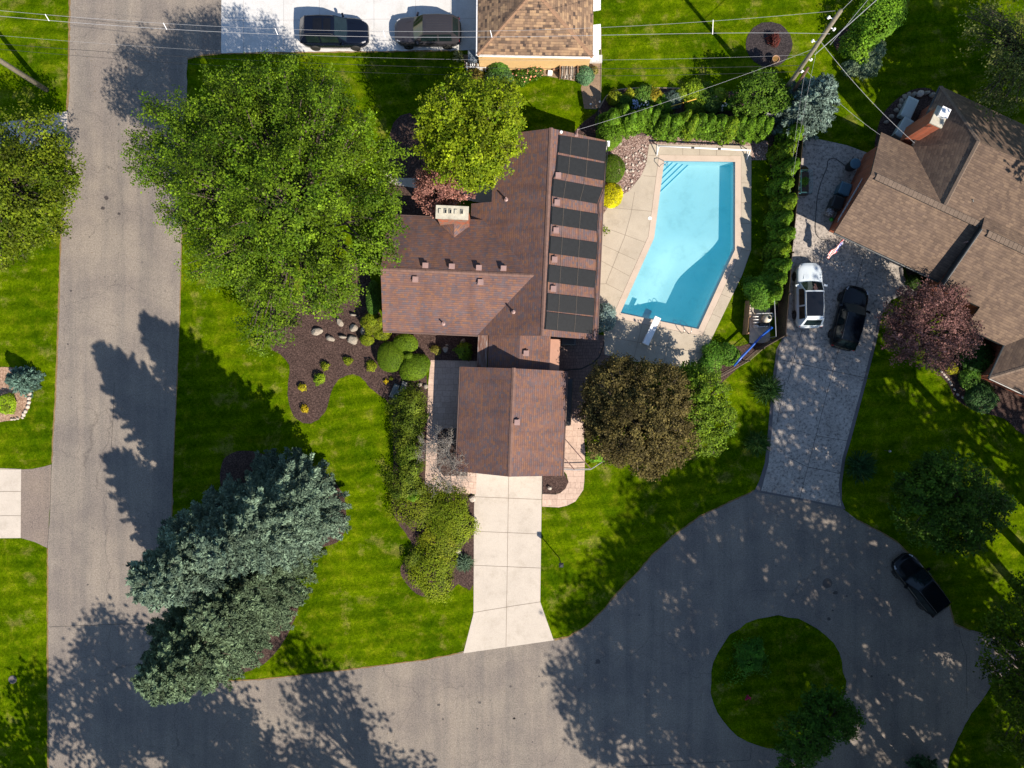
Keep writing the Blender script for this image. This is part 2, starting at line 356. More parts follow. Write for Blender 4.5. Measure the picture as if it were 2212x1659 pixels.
ISL = [(1680+146.5*math.cos(t), 1474+144*math.sin(t)) for t in np.linspace(0, 2*math.pi, 40, endpoint=False)]
road = [(151, -300), (151, 0), (149, 100), (148, 190), (145, 240), (141, 330), (133, 470), (130, 560), (126, 700), (120, 850), (112, 1003), (107, 1100), (103, 1183), (103, 1400),
        (104, 1659), (104, 2300), (1700, 2300), (2010, 1800), (2047, 1659), (2052, 1634), (2070, 1595), (2098, 1540), (2130, 1500), (2146, 1470), (2150, 1420), (2140, 1385), (2095, 1360),
        (2060, 1345), (2050, 1305), (2030, 1270), (2006, 1239), (1968, 1201), (1943, 1175), (1905, 1150), (1849, 1122), (1829, 1107), (1815, 1094), (1725, 1076), (1651, 1061), (1634, 1057),
        (1600, 1073), (1567, 1089), (1511, 1114.6), (1453, 1157.7), (1410, 1198), (1374.5, 1238.7), (1334, 1279), (1301, 1320), (1263, 1355), (1228, 1375), (1196, 1380), (1100, 1395), (1001, 1408),
        (920, 1425), (730, 1449), (560, 1468), (415, 1474), (385, 1460), (372, 1420), (370, 1300), (371, 1130), (375, 988), (382.5, 826), (388, 692), (394, 476), (397, 330), (403, 240), (405, 128), (430, 121), (484, 117), (484, -300)]
ground("road", rough_edge(wp(road), .025, .5, 3), .012, ASPH, world=True, thick=.0)
ground("traffic_island", ISL, .016, G, rough=.05, step=.4)
# dry sandy strip where lawn meets asphalt
def strip(name, pts, wd, z, mat, seed=2, closed=False, var=.6, kind=True):
    p = [Vector((a, b, 0)) for a, b in wp(pts)]; rr = random.Random(seed); q = []
    for i in range(len(p)-1):
        k = max(1, int((p[i+1]-p[i]).length/.3))
        for j in range(k): q.append(p[i].lerp(p[i+1], j/k))
    q.append(p[-1]); vs = []; fs = []
    for i, a in enumerate(q):
        d = (q[min(i+1, len(q)-1)]-q[max(i-1, 0)]).normalized(); nn = Vector((-d.y, d.x, 0))
        w1 = wd*(1+rr.uniform(-var, var)); w2 = wd*(1+rr.uniform(-var, var))
        vs += [(a.x+nn.x*w1, a.y+nn.y*w1, z), (a.x-nn.x*w2, a.y-nn.y*w2, z)]
        if i: n = 2*i; fs.append((n-2, n-1, n+1, n))
    o = mobj(name, vs, fs, mat)
    return props(o, kind="structure") if kind else o
VERGE = m_mottle("dry_verge", [(.3, (.09, .06, .02)), (.55, (.19, .13, .06)), (.8, (.27, .19, .10))], 12, .6)
strip("verge", [(151, -20), (149, 100), (148, 190), (145, 240)], .07, .016, VERGE, 1)
strip("verge", [(133, 470), (130, 560), (126, 700), (120, 850), (112, 1000)], .05, .016, VERGE, 2)
strip("verge", [(103, 1183), (103, 1400), (104, 1700)], .05, .016, VERGE, 3)
strip("verge", [(415, 1474), (560, 1468), (730, 1449), (920, 1425), (1000, 1409)], .04, .016, VERGE, 4)
strip("verge", [(1198, 1382), (1228, 1375), (1263, 1355), (1301, 1320), (1334, 1279), (1374, 1239), (1410, 1198), (1453, 1158), (1511, 1115), (1567, 1089), (1628, 1060)], .05, .016, VERGE, 5)
strip("verge", [(394, 476), (388, 692), (382.5, 826), (375, 988), (371, 1130)], .03, .016, VERGE, 6)
strip("verge", [(1849, 1122), (1905, 1150), (1943, 1175), (1968, 1201), (2006, 1239), (2030, 1270), (2050, 1305), (2062, 1348), (2095, 1362)], .05, .016, VERGE, 7)
ground("apron", [(45, 1014), (70, 1013), (95, 1008), (112, 1003), (103, 1184), (76, 1171), (44, 1161.5)], .016, ASPH2)
ground("driveway", [(-120, 1008), (46, 1013), (45, 1162), (-120, 1164)], .020, CONC)
ground("driveway", [(-120, 280), (52, 258), (146, 240.5), (143, 318), (-120, 345)], .020, CONC)
ground("driveway", [(1029, 1000), (1171, 1000), (1167, 1300), (1196, 1383), (1001, 1411), (1023, 1325), (1024, 1100)], .022, CONC)
ground("driveway", [(478, 115.5), (479, -120), (1100, -120), (1100, 104), (984, 109.5), (553, 114)], .020, WCONC)
strip("driveway_edge", [(405, 127), (430, 121), (478, 116), (553, 114.5), (984, 110)], .05, .024, VERGE, 8)
def lines(name, segs, wd=.018, z=.027, mat=None):
    m = MB()
    for s in segs:
        for i in range(len(s)-1):
            a, b = W(*s[i]), W(*s[i+1]); d = (b-a).normalized(); nn = Vector((-d.y, d.x, 0))*wd
            m.add([(a.x+nn.x, a.y+nn.y, z), (a.x-nn.x, a.y-nn.y, z), (b.x-nn.x, b.y-nn.y, z), (b.x+nn.x, b.y+nn.y, z)], [(0, 1, 2, 3)])
    return props(m.build(name, mat or JOINT), kind="structure")
JOINTL = plain("faint_joint", (.16, .13, .10), .9, .1)
lines("driveway_joints", [[(1099, 1022), (1093, 1398)], [(1026, 1073), (1170, 1079)], [(1025, 1147.5), (1169.5, 1153.5)], [(1024, 1221), (1168, 1227)], [(1023, 1323), (1095, 1311), (1167, 1300)],
       [(-60, 1062), (46, 1061.5)], [(-60, 1114), (46, 1114)], [(-60, 1013), (45.5, 1013.6)]], .014, .030, JOINTL)
lines("driveway_joints", [[(553+k, -60), (553+k, 112)] for k in (-27, 60, 137, 255, 345, 420, 480)] + [[(479, 45), (1030, 40)]], .012, .026, plain("pale_joint", (.30, .30, .30), .9, .1))
lines("road_joints", [[T(0, 2, 975, 0), T(0, 2, 968, 250), T(0, 2, 950, 560)], [T(0, 2, 440, 700), T(0, 2, 428, 1100), T(0, 2, 405, 1420)], [T(0, 3, 420, 455), T(0, 3, 1220, 425)],
       [T(2, 3, 900, 1650), T(2, 3, 1500, 1620), T(2, 3, 2030, 1590), T(2, 3, 2040, 1490)], [T(3, 3, 1655, 480), T(3, 3, 1680, 590), T(3, 3, 1720, 700), T(3, 3, 1725, 1150)]], .014, .0165)
st = MB(); rr = random.Random(4)
for (c, r, x, y, q) in [(0, 1, 908, 57, 20), (0, 1, 878, 145, 17), (0, 1, 1015, 192, 14), (0, 1, 762, 390, 6), (0, 1, 895, 730, 5), (0, 1, 605, 850, 10), (0, 1, 580, 1305, 9), (0, 2, 610, 128, 6), (0, 2, 118, 1237, 6),
        (1, 3, 1557, 1120, 13), (1, 3, 1908, 1100, 13), (1, 3, 1888, 1322, 10), (1, 3, 2172, 962, 11), (1, 3, 2200, 1237, 11), (1, 3, 1983, 1295, 6), (1, 3, 1595, 1242, 9), (2, 3, 733, 752, 24), (2, 3, 110, 1198, 7), (2, 3, 20, 1235, 10), (2, 3, 175, 1436, 8),
        (3, 3, 602, 165, 19), (3, 3, 548, 388, 15), (3, 3, 700, 193, 9), (3, 3, 580, 315, 9), (3, 3, 910, 876, 11), (3, 3, 1058, 865, 9), (2, 3, 232, 876, 8), (2, 3, 258, 880, 5), (2, 3, 1085, 355, 7), (0, 0, 925, 1425, 6), (0, 0, 1075, 575, 14), (0, 3, 750, 95, 8)]:
    p = WT(c, r, x, y); n = 10
    st.add([(p.x+q*.0092*math.cos(k*.628)*rr.uniform(.7, 1.15), p.y+q*.0092*math.sin(k*.628)*rr.uniform(.6, 1), .0178) for k in range(n)], [tuple(range(n))])
props(st.build("road_stains", STAIN), kind="structure")
# stamped driveway of the right-hand house
ground("driveway_border", [(1668, 826), (1658, 940), (1652, 1000), (1640, 1038), (1629, 1062), (1640, 1064), (1725, 1079), (1815, 1098), (1826, 1100), (1818, 1080), (1818, 1046), (1826, 990), (1838, 950), (1870.7, 826), (1892, 742), (1905, 680), (1930, 640), (1975, 640), (1965, 620), (1950, 590), (1946, 574), (1900, 560), (1690, 560), (1697, 717), (1677, 755)], .018, BORDER)
ground("driveway", [(1736.5, 294), (1829, 314), (1900, 340), (1960, 360), (2000, 560), (1950, 577), (1953, 600), (1968, 630), (1925, 648), (1898, 680), (1885, 742), (1863.7, 826), (1830, 950), (1819, 990), (1811, 1046), (1817, 1094), (1725, 1075), (1644, 1060), (1660, 1000), (1666, 940), (1675, 826), (1684, 750), (1700, 717), (1712, 540), (1725, 413)], .024, SLATE)
lines("driveway_joints", [[T(3, 1, 520, 410), T(3, 1, 470, 620), T(3, 1, 195, 1630)], [T(3, 2, 175, 0), T(3, 2, 100, 360)], [T(3, 1, 860, 490), T(3, 1, 775, 810)], [T(3, 1, 635, 1330), T(3, 1, 555, 1630), T(3, 2, 295, 1000)], [T(3, 2, 90, 100), T(3, 2, 170, 105)],
       [T(3, 1, 150, 1440), T(3, 1, 560, 1530), T(3, 1, 900, 1600)], [T(3, 2, 200, 640), T(3, 2, 360, 720), T(3, 2, 650, 780)], [T(3, 2, 440, 455), T(3, 2, 705, 500)]], .016, .030)
# pool deck, patio and paths
DK = [(1402, 311.6), (1622.8, 315.4), (1622, 539.6), (1602.6, 595), (1504, 800.5), (1349, 777), (1306, 766), (1305, 724), (1300, 690), (1292, 653), (1270, 560), (1290, 470), (1303.6, 462), (1318, 440), (1334, 425.6), (1359, 413), (1384.7, 380), (1396, 354.7)]
props(sheet("pool_deck", wp(DK), .034, DECK, [cope_w]), kind="structure")
# joints in the deck
lines("deck_joints", [[T(2, 1, 1045, 10), T(2, 1, 1015, 190), T(2, 1, 960, 390), T(2, 1, 800, 790)], [T(2, 1, 830, 140), T(2, 1, 1205, 175)], [T(2, 1, 840, 330), T(2, 1, 1140, 440)], [T(2, 1, 775, 460), T(2, 1, 1050, 585)],
       [T(2, 1, 760, 595), T(2, 1, 1000, 725)], [T(2, 1, 752, 792), T(2, 1, 805, 790), T(2, 1, 940, 860)], [T(2, 1, 1115, 1110), T(2, 1, 1040, 1420)], [T(2, 1, 1355, 1170), T(2, 1, 1290, 1480)],
       [T(2, 1, 790, 1240), T(2, 1, 1000, 1275), T(2, 1, 1640, 1385)], [T(2, 1, 1610, 1215), T(2, 1, 1700, 1240)], [T(2, 0, 1455, 1240), T(2, 0, 1455, 1335)], [T(2, 0, 1600, 1240), T(2, 0, 1600, 1340)], [T(2, 0, 1745, 1245), T(2, 0, 1743, 1340)],
       [T(2, 0, 1165, 1325), T(2, 0, 1260, 1330)], [T(2, 0, 1120, 1500), T(2, 0, 1250, 1510)], [T(2, 0, 1940, 1560), T(2, 0, 2035, 1562)], [T(2, 1, 1940, 100), T(2, 1, 2030, 102)], [T(2, 1, 1940, 275), T(2, 1, 2030, 278)],
       [T(2, 1, 1935, 495), T(2, 1, 2030, 510)], [T(2, 1, 1850, 700), T(2, 1, 1945, 750)], [T(2, 1, 1760, 870), T(2, 1, 1860, 910)], [T(2, 1, 1680, 1035), T(2, 1, 1780, 1080)]], .012, .040, JOINTL)
ground("patio", [(1196, 712), (1306, 724.5), (1307, 766), (1350, 778), (1345, 850), (1300, 900), (1262, 940), (1255, 925), (1196, 918), (1180, 720)], .022, PATIO)
ground("garden_path", [(1196, 905), (1257, 903), (1264, 975), (1262, 1040), (1260, 1058), (1243, 1083), (1225, 1092), (1207, 1096), (1171, 1094), (1171.5, 1066), (1195, 1068), (1210, 1065), (1221, 1056), (1228, 1041), (1224, 1025), (1215, 1013.6), (1200, 1000)], .024, STAMP)
ground("garden_path", [(930.6, 778), (1040, 780), (1040, 1000), (1029.6, 1020), (1028.5, 1067.6), (920.7, 1063.8), (918, 1053), (925.5, 826)], .024, STAMP)
ground("planting_bed", [(1171, 1010), (1215, 1005), (1216, 1014), (1228, 1041), (1221, 1056), (1210, 1064), (1195, 1067), (1171.5, 1066)], .028, MULCH)
ground("planting_bed", [(946, 937), (960, 925), (1010, 925), (1010, 1028), (958, 1028), (943, 1010.6)], .032, MULCH)
strip("path_border", [(1306, 724), (1304, 745), (1295, 770), (1280, 785), (1255, 797), (1215, 800)], .05, .030, JOINT, 3, var=.1)
ground("planting_bed", [(582, 745), (605, 765), (625, 790), (622, 830), (624, 870), (640, 905), (672, 914), (700, 893), (712, 862), (722, 832), (740, 815), (762, 809), (780, 815), (800, 838), (830, 860), (850, 875), (925, 880), (926, 790), (1035, 782), (1045, 715), (830, 690), (790, 570), (700, 600), (600, 680)], .020, MULCH, smooth=4, rough=.02)
ground("planting_bed", [(476, 1050), (480, 1000), (505, 977), (545, 975), (600, 988), (680, 1008), (735, 1055), (748, 1110), (735, 1165), (690, 1185), (650, 1205), (636, 1250), (645, 1310), (610, 1390), (560, 1440), (470, 1466), (420, 1468), (430, 1350), (480, 1180)], .020, MULCH, smooth=5, rough=.02)
ground("planting_bed", [(855, 860), (925, 850), (922, 1066), (1027, 1070), (1024, 1261), (990, 1262), (975, 1276), (935, 1291), (900, 1282), (872, 1252), (866, 1225), (890, 1180), (875, 1150), (846, 1100), (850, 1000)], .021, MULCH, smooth=3, rough=.015)
ground("planting_bed", [(1661+50*math.cos(t), 96+49*math.sin(t)) for t in np.linspace(0, 6.28, 30, endpoint=False)], .020, BMULCH, rough=.03)
ground("planting_bed", [(1291, 300), (1293, 235), (1309, 210), (1326.6, 197), (1359, 191), (1450, 193), (1587, 197), (1650, 190), (1700, 230), (1735, 250), (1730, 300), (1720, 640), (1648, 655), (1660, 300)], .020, MULCH, smooth=2, rough=.02)
ground("planting_bed", [(1238, 288), (1262, 262), (1292, 240), (1300, 300)], .017, MULCH)
ground("planting_bed", [(1822, 60), (1800, 95), (1830, 130), (1860, 130), (1870, 80)], .019, MULCH, smooth=3)
ground("gravel_bed", [(1290, 300), (1340, 288), (1605, 297), (1660, 305), (1656, 346), (1622, 346), (1600, 320), (1400, 320), (1400, 360), (1384, 390), (1359, 420), (1334, 440), (1290, 500)], .026, GRAV)
ground("planting_bed", [(1510, 795), (1545, 750), (1600, 748), (1660, 728), (1670, 735), (1600, 790), (1555, 830), (1490, 850)], .019, MULCH)
ground("planting_bed", [(850, 265), (905, 262), (950, 470), (840, 480), (838, 360)], .018, MULCH, smooth=3)
ground("garden_path", [(835, 372), (862, 384), (905, 386), (1010, 404), (1075, 390), (1075, 440), (1000, 430), (905, 408), (850, 398), (830, 385)], .024, CONC, smooth=3)
ground("planting_bed", [(-10, 795), (12, 793), (45, 797), (63, 815), (67, 845), (64, 880), (45, 903), (15, 909), (-30, 905), (-40, 800)], .020, BARKB, smooth=3)
ground("garden_soil", [(1270, 150), (1298, 152), (1298, 228), (1288, 236), (1262, 235), (1255, 190)], .017, SOIL)
ground("garden_soil", [(1000, 118), (1300, 122), (1298, 170), (1240, 175), (1100, 150), (1005, 148)], .015, SOIL)
ground("planting_bed", [(2030, 800), (2048, 830), (2068, 865), (2110, 888), (2170, 905), (2212, 940), (2300, 960), (2300, 720), (2120, 700), (2060, 740)], .019, MULCH, smooth=3)
ground("planting_bed", [(1957, 574), (1962, 600), (1978, 630), (2000, 640), (2060, 650), (2060, 560), (1990, 540)], .030, MULCH, smooth=3)
ground("planting_bed", [(1900, 262), (1925, 225), (1965, 196), (2010, 192), (2040, 230), (2000, 300), (1930, 330), (1890, 330)], .018, MULCH, smooth=3)
ground("driveway", [(2095, 1360), (2140, 1372), (2300, 1400), (2300, 1500), (2146, 1480), (2150, 1420), (2140, 1390)], .018, ASPH2)
# mow strip around path bed by garage
lines("path_edge", [[T(2, 2, 258, 790), T(2, 2, 258, 950), T(2, 2, 380, 955)]], .02, .034)
# water valve cover
vc = MB(); p = WT(0, 3, 108, 905); vc.lathe([(.30, .0), (.30, .03), (.24, .045), (.24, .035), (.0, .035)], (p.x, p.y, 0), 20)
props(vc.build("valve_cover", plain("cast_cover", (.10, .085, .085), .8, .2)), "round cast valve cover set in the lawn by the left edge", "valve cover")
mh = MB(); p = WT(3, 3, 535, 82); mh.lathe([(.36, .0135), (.36, .018), (.33, .02), (.0, .02)], (p.x, p.y, 0), 24)
props(mh.build("manhole_cover", plain("manhole_iron", (.07, .06, .055), .7, .2)), "round iron manhole cover in the turning circle north-east of the grass island", "manhole cover")

# ------------------------------------------------------------------ swimming pool
pc = W(1470, 520, 0); pool = empty("swimming_pool", (pc.x, pc.y, 0), 0, "bright turquoise in-ground pool with angled sides and pale coping", "swimming pool")
def loc(vs, o=pc): return [(v[0]-o.x, v[1]-o.y, v[2]) for v in vs]
def smst(a, b, x): t = max(0, min(1, (x-a)/(b-a))); return t*t*(3-2*t)
def chain(P, t):
    L = [math.dist(P[i], P[i+1]) for i in range(len(P)-1)]; tot = sum(L); d = t*tot
    for i, l in enumerate(L):
        if d <= l or i == len(L)-1: f = d/l; return (P[i][0]+(P[i+1][0]-P[i][0])*f, P[i][1]+(P[i+1][1]-P[i][1])*f)
        d -= l
Lc = [pool_w[0], pool_w[5], pool_w[4]]; Rc = [pool_w[1], pool_w[2], pool_w[3]]
NR, NC = 48, 26; vs = []; fs = []
for i in range(NR+1):
    t = i/NR; a = chain(Lc, t); b = chain(Rc, t)
    for j in range(NC+1):
        s_ = j/NC; d = 1.05+.15*t+1.25*smst(.42, .72, t)*smst(.08, .45, s_)*(1-.75*smst(.93, 1.0, t))*(1-.3*smst(.94, 1., s_))
        vs.append((a[0]+(b[0]-a[0])*s_, a[1]+(b[1]-a[1])*s_, -d))
for i in range(NR):
    for j in range(NC): n = i*(NC+1)+j; fs.append((n, n+NC+1, n+NC+2, n+1))
o = mobj("basin_floor", loc(vs), fs, POOLF, pool, smooth=True)
ring = [vs[i*(NC+1)] for i in range(NR+1)]+[vs[NR*(NC+1)+j] for j in range(1, NC+1)]+[vs[i*(NC+1)+NC] for i in range(NR-1, -1, -1)]+[vs[j] for j in range(NC-1, 0, -1)]
n = len(ring); wv = ring+[(x, y, .03) for x, y, z in ring]
mobj("basin_wall", loc(wv), [(i, (i+1) % n, n+(i+1) % n, n+i) for i in range(n)], POOLF, pool)
tl = MB(); inn = offset_poly(pool_w, -.012); n = 6
tl.add([(x, y, -.17) for x, y in inn]+[(x, y, -.01) for x, y in inn], [(i, (i+1) % n, n+(i+1) % n, n+i) for i in range(n)]); tl.v = loc(tl.v); tl.build("tile_band", TILEB, pool)
cp = sheet("coping", offset_poly(pool_w, .405), .046, COPE, [offset_poly(pool_w, -.03)], thick=.05); cp.parent = pool
for v in cp.data.vertices: v.co.x -= pc.x; v.co.y -= pc.y
wt = sheet("pool_water", offset_poly(pool_w, -.015), -.10, WATER); wt.parent = pool
for v in wt.data.vertices: v.co.x -= pc.x; v.co.y -= pc.y
xs = (1446, 1457, 1469, 1482, 1495); ys = (359, 372, 386, 400, 414)
for k in range(5):
    A = W(1434, 347); B = W(xs[k], 347.3); Cc = W(1434-(ys[k]-347)*.13, ys[k]); z = -.22-.17*k; sx = .004*k
    tri = MB(); tri.add([(p.x, p.y, zz) for zz in (z, z-.19) for p in (A, B, Cc)], [(0, 2, 1), (1, 2, 5, 4)]); tri.v = loc(tri.v); st_ = tri.build("pool_step", POOLF, pool)
    d = (Cc-B).normalized(); nn = Vector((d.y, -d.x, 0)); nn = nn if nn.dot(A-B) > 0 else -nn
    e = MB(); e.add([(p.x, p.y, z+.006) for p in (B, Cc, Cc+nn*.085, B+nn*.085)], [(0, 1, 2, 3)]); e.v = loc(e.v); e.build("step_edge", TILEB, st_)
# ------------------------------------------------------------------ foliage
def tint_mesh(name, P, N, D, L, Wd, C, mat, parent=None, bend=0):
    """leaf quads (rhombi): centres P, normals N, long axes D, lengths L, widths Wd, colours C"""
    n = len(P); N = N/np.linalg.norm(N, axis=1, keepdims=True)
    D = D-N*np.sum(D*N, axis=1, keepdims=True); D /= (np.linalg.norm(D, axis=1, keepdims=True)+1e-9)
    B = np.cross(N, D); V = np.empty((n, 4, 3))
    l = (L/2)[:, None]; w_ = (Wd/2)[:, None]
    V[:, 0] = P-D*l; V[:, 1] = P+B*w_-D*l*.15; V[:, 2] = P+D*l; V[:, 3] = P-B*w_-D*l*.15
    me = bpy.data.meshes.new(name); me.vertices.add(4*n); me.vertices.foreach_set("co", V.reshape(-1).astype(np.float32))
    me.loops.add(4*n); me.loops.foreach_set("vertex_index", np.arange(4*n, dtype=np.int32))
    me.polygons.add(n); me.polygons.foreach_set("loop_start", np.arange(0, 4*n, 4, dtype=np.int32)); me.polygons.foreach_set("loop_total", np.full(n, 4, dtype=np.int32))
    at = me.attributes.new("tint", 'FLOAT_COLOR', 'FACE'); cc = np.ones((n, 4), dtype=np.float32); cc[:, :3] = np.clip(C, .002, 1); at.data.foreach_set("color", cc.reshape(-1))
    me.materials.append(mat); me.update(calc_edges=True)
    o = bpy.data.objects.new(name, me); col.objects.link(o)
    if parent: o.parent = parent
    return o
def unit(a): return a/(np.linalg.norm(a, axis=1, keepdims=True)+1e-9)
def tintcol(n, base, tip, var, grp=None, gv=.2):
    base = np.array(base); tip = np.array(tip); t = rng.random(n)[:, None]
    if grp is not None:
        m = grp.max()+1; gt = rng.random(m); gb = rng.normal(1, gv, m); t = np.clip(.6*gt[grp][:, None]+.4*t, 0, 1); sc_ = gb[grp][:, None]
    else: sc_ = 1
    return (base*(1-t)+tip*t)*sc_*rng.normal(1, var, (n, 1)).clip(.4, 1.7)
def limb_mesh(mb, a, b, r0, r1, wob=.1, n=5):
    a = Vector(a); b = Vector(b); L = (b-a).length; pts = []
    for i in range(n+1):
        t = i/n; p = a.lerp(b, t); k = wob*L*math.sin(t*math.pi)*.5
        pts.append(p+Vector((random.gauss(0, k*.5), random.gauss(0, k*.5), (t*(1-t))*L*.25)))
    mb.tube(pts, [r0+(r1-r0)*i/n for i in range(n+1)], 6)
def broad(name, label, cat, base, lobes, c1, c2, spray=1.1, leaf=.19, dens=1.0, trunk=.28, group=None, bark=BARK, zlow=-.35, up=.45, wid=.22, gv=.2, seed=None, per=46, inner=.45, shrink=1.0):
    """tree: base D-coordinates on ground; lobes [(x, y, z, r, rz)] seen at (x, y) at height z"""
    bx = W(base[0], base[1], 0); root = empty(name, bx, 0, label, cat, group); LW = []
    for (x, y, z, r, rz) in lobes: c = W(x, y, z)-bx; LW.append((np.array(c), r*shrink, rz*shrink))
    P = []; DD = []; grp = []; OUT = []; g = 0; tips = []
    for c, r, rz in LW:
        ns = int(dens*30*r*r*(.6+.4*rz/r)/(spray*spray))
        d = unit(rng.normal(size=(ns*3, 3))); d = d[d[:, 2] > zlow][:ns]; ns = len(d)
        # uneven radius from a few random bumps
        k = unit(rng.normal(size=(7, 3))); bmp = (np.maximum(0, d @ k.T)**6) @ rng.uniform(-.18, .26, 7)
        rad = (inner+(1-inner)*rng.random(ns)**.4)*(1+bmp)*rng.normal(1, .06, ns)
        cen = c+d*np.array([r, r, rz])*rad[:, None]
        dirs = unit(d*np.array([1, 1, .6])+np.array([0, 0, up])+rng.normal(0, .35, (ns, 3)))
        keep = np.ones(ns, bool)
        for c2_, r2, rz2 in LW:
            if c2_ is c: continue
            q = np.linalg.norm((cen-c2_)/np.array([r2, r2, rz2]), axis=1); keep &= q > .42
        cen = cen[keep]; dirs = dirs[keep]; ns = len(cen)
        for i in range(0, ns, max(1, ns//14)): tips.append(cen[i])
        m = per; t = rng.uniform(-.6, .5, (ns, m)); lat = rng.normal(0, wid, (ns, m, 3))*(1.1-.9*np.abs(t+.1))[:, :, None]*spray
        pos = cen[:, None, :]+dirs[:, None, :]*(t*spray)[:, :, None]+lat
        P.append(pos.reshape(-1, 3)); DD.append(np.repeat(dirs, m, axis=0)); OUT.append(np.repeat(unit(cen-c), m, axis=0)); grp.append(np.repeat(np.arange(ns), m)+g); g += ns
    P = np.concatenate(P); DD = np.concatenate(DD); OUT = np.concatenate(OUT); grp = np.concatenate(grp); n = len(P)
    P[:, 2] = np.maximum(P[:, 2], .15)
    N = unit(np.array([0, 0, .9])+OUT*.45+rng.normal(0, .5, (n, 3)))
    L = leaf*rng.uniform(.7, 1.35, n); C = tintcol(n, c1, c2, .22, grp, gv)
    tint_mesh("crown", P, N, DD+rng.normal(0, .6, (n, 3)), L, L*.68, C, LEAF, root)
    tb = MB(); top = max(LW, key=lambda q: q[1])[0]; zt = max(.6, min(c[2]-rz*.4 for c, r, rz in LW))
    fork = Vector((top[0]*.3, top[1]*.3, zt*.75))
    tb.tube([(0, 0, -.1), (0, 0, .15), fork*.5, fork], [trunk*1.35, trunk*1.05, trunk*.9, trunk*.8], 9)
    for tpt in tips: limb_mesh(tb, fork, Vector(tpt), trunk*.42, .025, .12)
    tb.build("trunk", bark, root, True); return root
def bush(name, label, D, r, h, c1, c2, cat="bush", leaf=.12, group=None, z=None, rough=.10, dens=1.0, mat=None, seedbumps=9, asp=.62, up=.7, ry=None, rz=0, core=True, gv=.18):
    z = h*.55 if z is None else z
    c = W(D[0], D[1], z); root = empty(name, (c.x, c.y, 0), rz, label, cat, group)
    ry = ry or r; area = 2*math.pi*((r+ry)/2)*h*.9+math.pi*r*ry; n = int(dens*2.1*area/(leaf*leaf*.45)); n = min(max(n, 160), 16000)
    d = unit(rng.normal(size=(n*2, 3))); d = d[d[:, 2] > -.45][:n]; n = len(d)
    k = unit(rng.normal(size=(seedbumps*3, 3))*np.array([1, 1, .7])); pr = np.maximum(0, d @ k.T); bm = (pr**14) @ rng.uniform(-1, 1, seedbumps*3)*rough*2
    rad = (1+bm)*(1-rng.random(n)**2*.22)*rng.normal(1, rough*.35, n)
    P = d*np.array([r, ry, h*.5])*rad[:, None]+np.array([0, 0, h*.5]); P[:, 2] = np.maximum(P[:, 2], .04)
    N = unit(d*np.array([1, 1, r/(h*.5)*.8])+np.array([0, 0, .65])+rng.normal(0, .36, (n, 3)))
    c1 = tuple(x*1.45 for x in c1); c2 = tuple(x*1.3 for x in c2)
    grp = np.argmax(pr, axis=1); L = leaf*rng.uniform(.6, 1.4, n)
    C = tintcol(n, c1, c2, .2, grp, gv)
    tint_mesh("foliage", P, N, d+np.array([0, 0, up])+rng.normal(0, .5, (n, 3)), L, L*asp, C, mat or LEAF, root)
    s_ = MB(); s_.tube([(0, 0, -.05), (0, 0, h*.5)], [.05+.02*r, .03], 6)
    for q in range(5): a = q*1.26; s_.tube([(0, 0, h*.15), (r*.55*math.cos(a), ry*.55*math.sin(a), h*.55)], [.03, .012], 5)
    s_.build("stem", BARK, root); return root
def plant(name, label, D, r, h, c1, c2, cat="plant", n=90, leaf=.16, wid=.25, group=None, z=None, mat=None):
    """loose low plant: blades and leaves radiating from the base"""
    c = W(D[0], D[1], h*.5 if z is None else z); root = empty(name, (c.x, c.y, 0), 0, label, cat, group)
    a = rng.uniform(0, 6.28, n); e = rng.uniform(.25, 1.3, n); t = rng.random(n)**.6
    d = np.stack([np.cos(a)*np.cos(e), np.sin(a)*np.cos(e), np.sin(e)], 1)
    P = d*np.array([r, r, h])*t[:, None]+np.array([0, 0, .05]); N = unit(np.array([0, 0, 1])-d*.5+rng.normal(0, .4, (n, 3)))
    L = leaf*rng.uniform(.6, 1.4, n); tint_mesh("foliage", P, N, d, L, L*wid*2, tintcol(n, c1, c2, .2), mat or LEAF, root)
    s_ = MB()
    for q in range(5): b = q*1.256+.3; s_.tube([(0, 0, 0), (r*.5*math.cos(b), r*.5*math.sin(b), h*.6)], [.015, .006], 4)
    s_.build("stem", BARK, root); return root
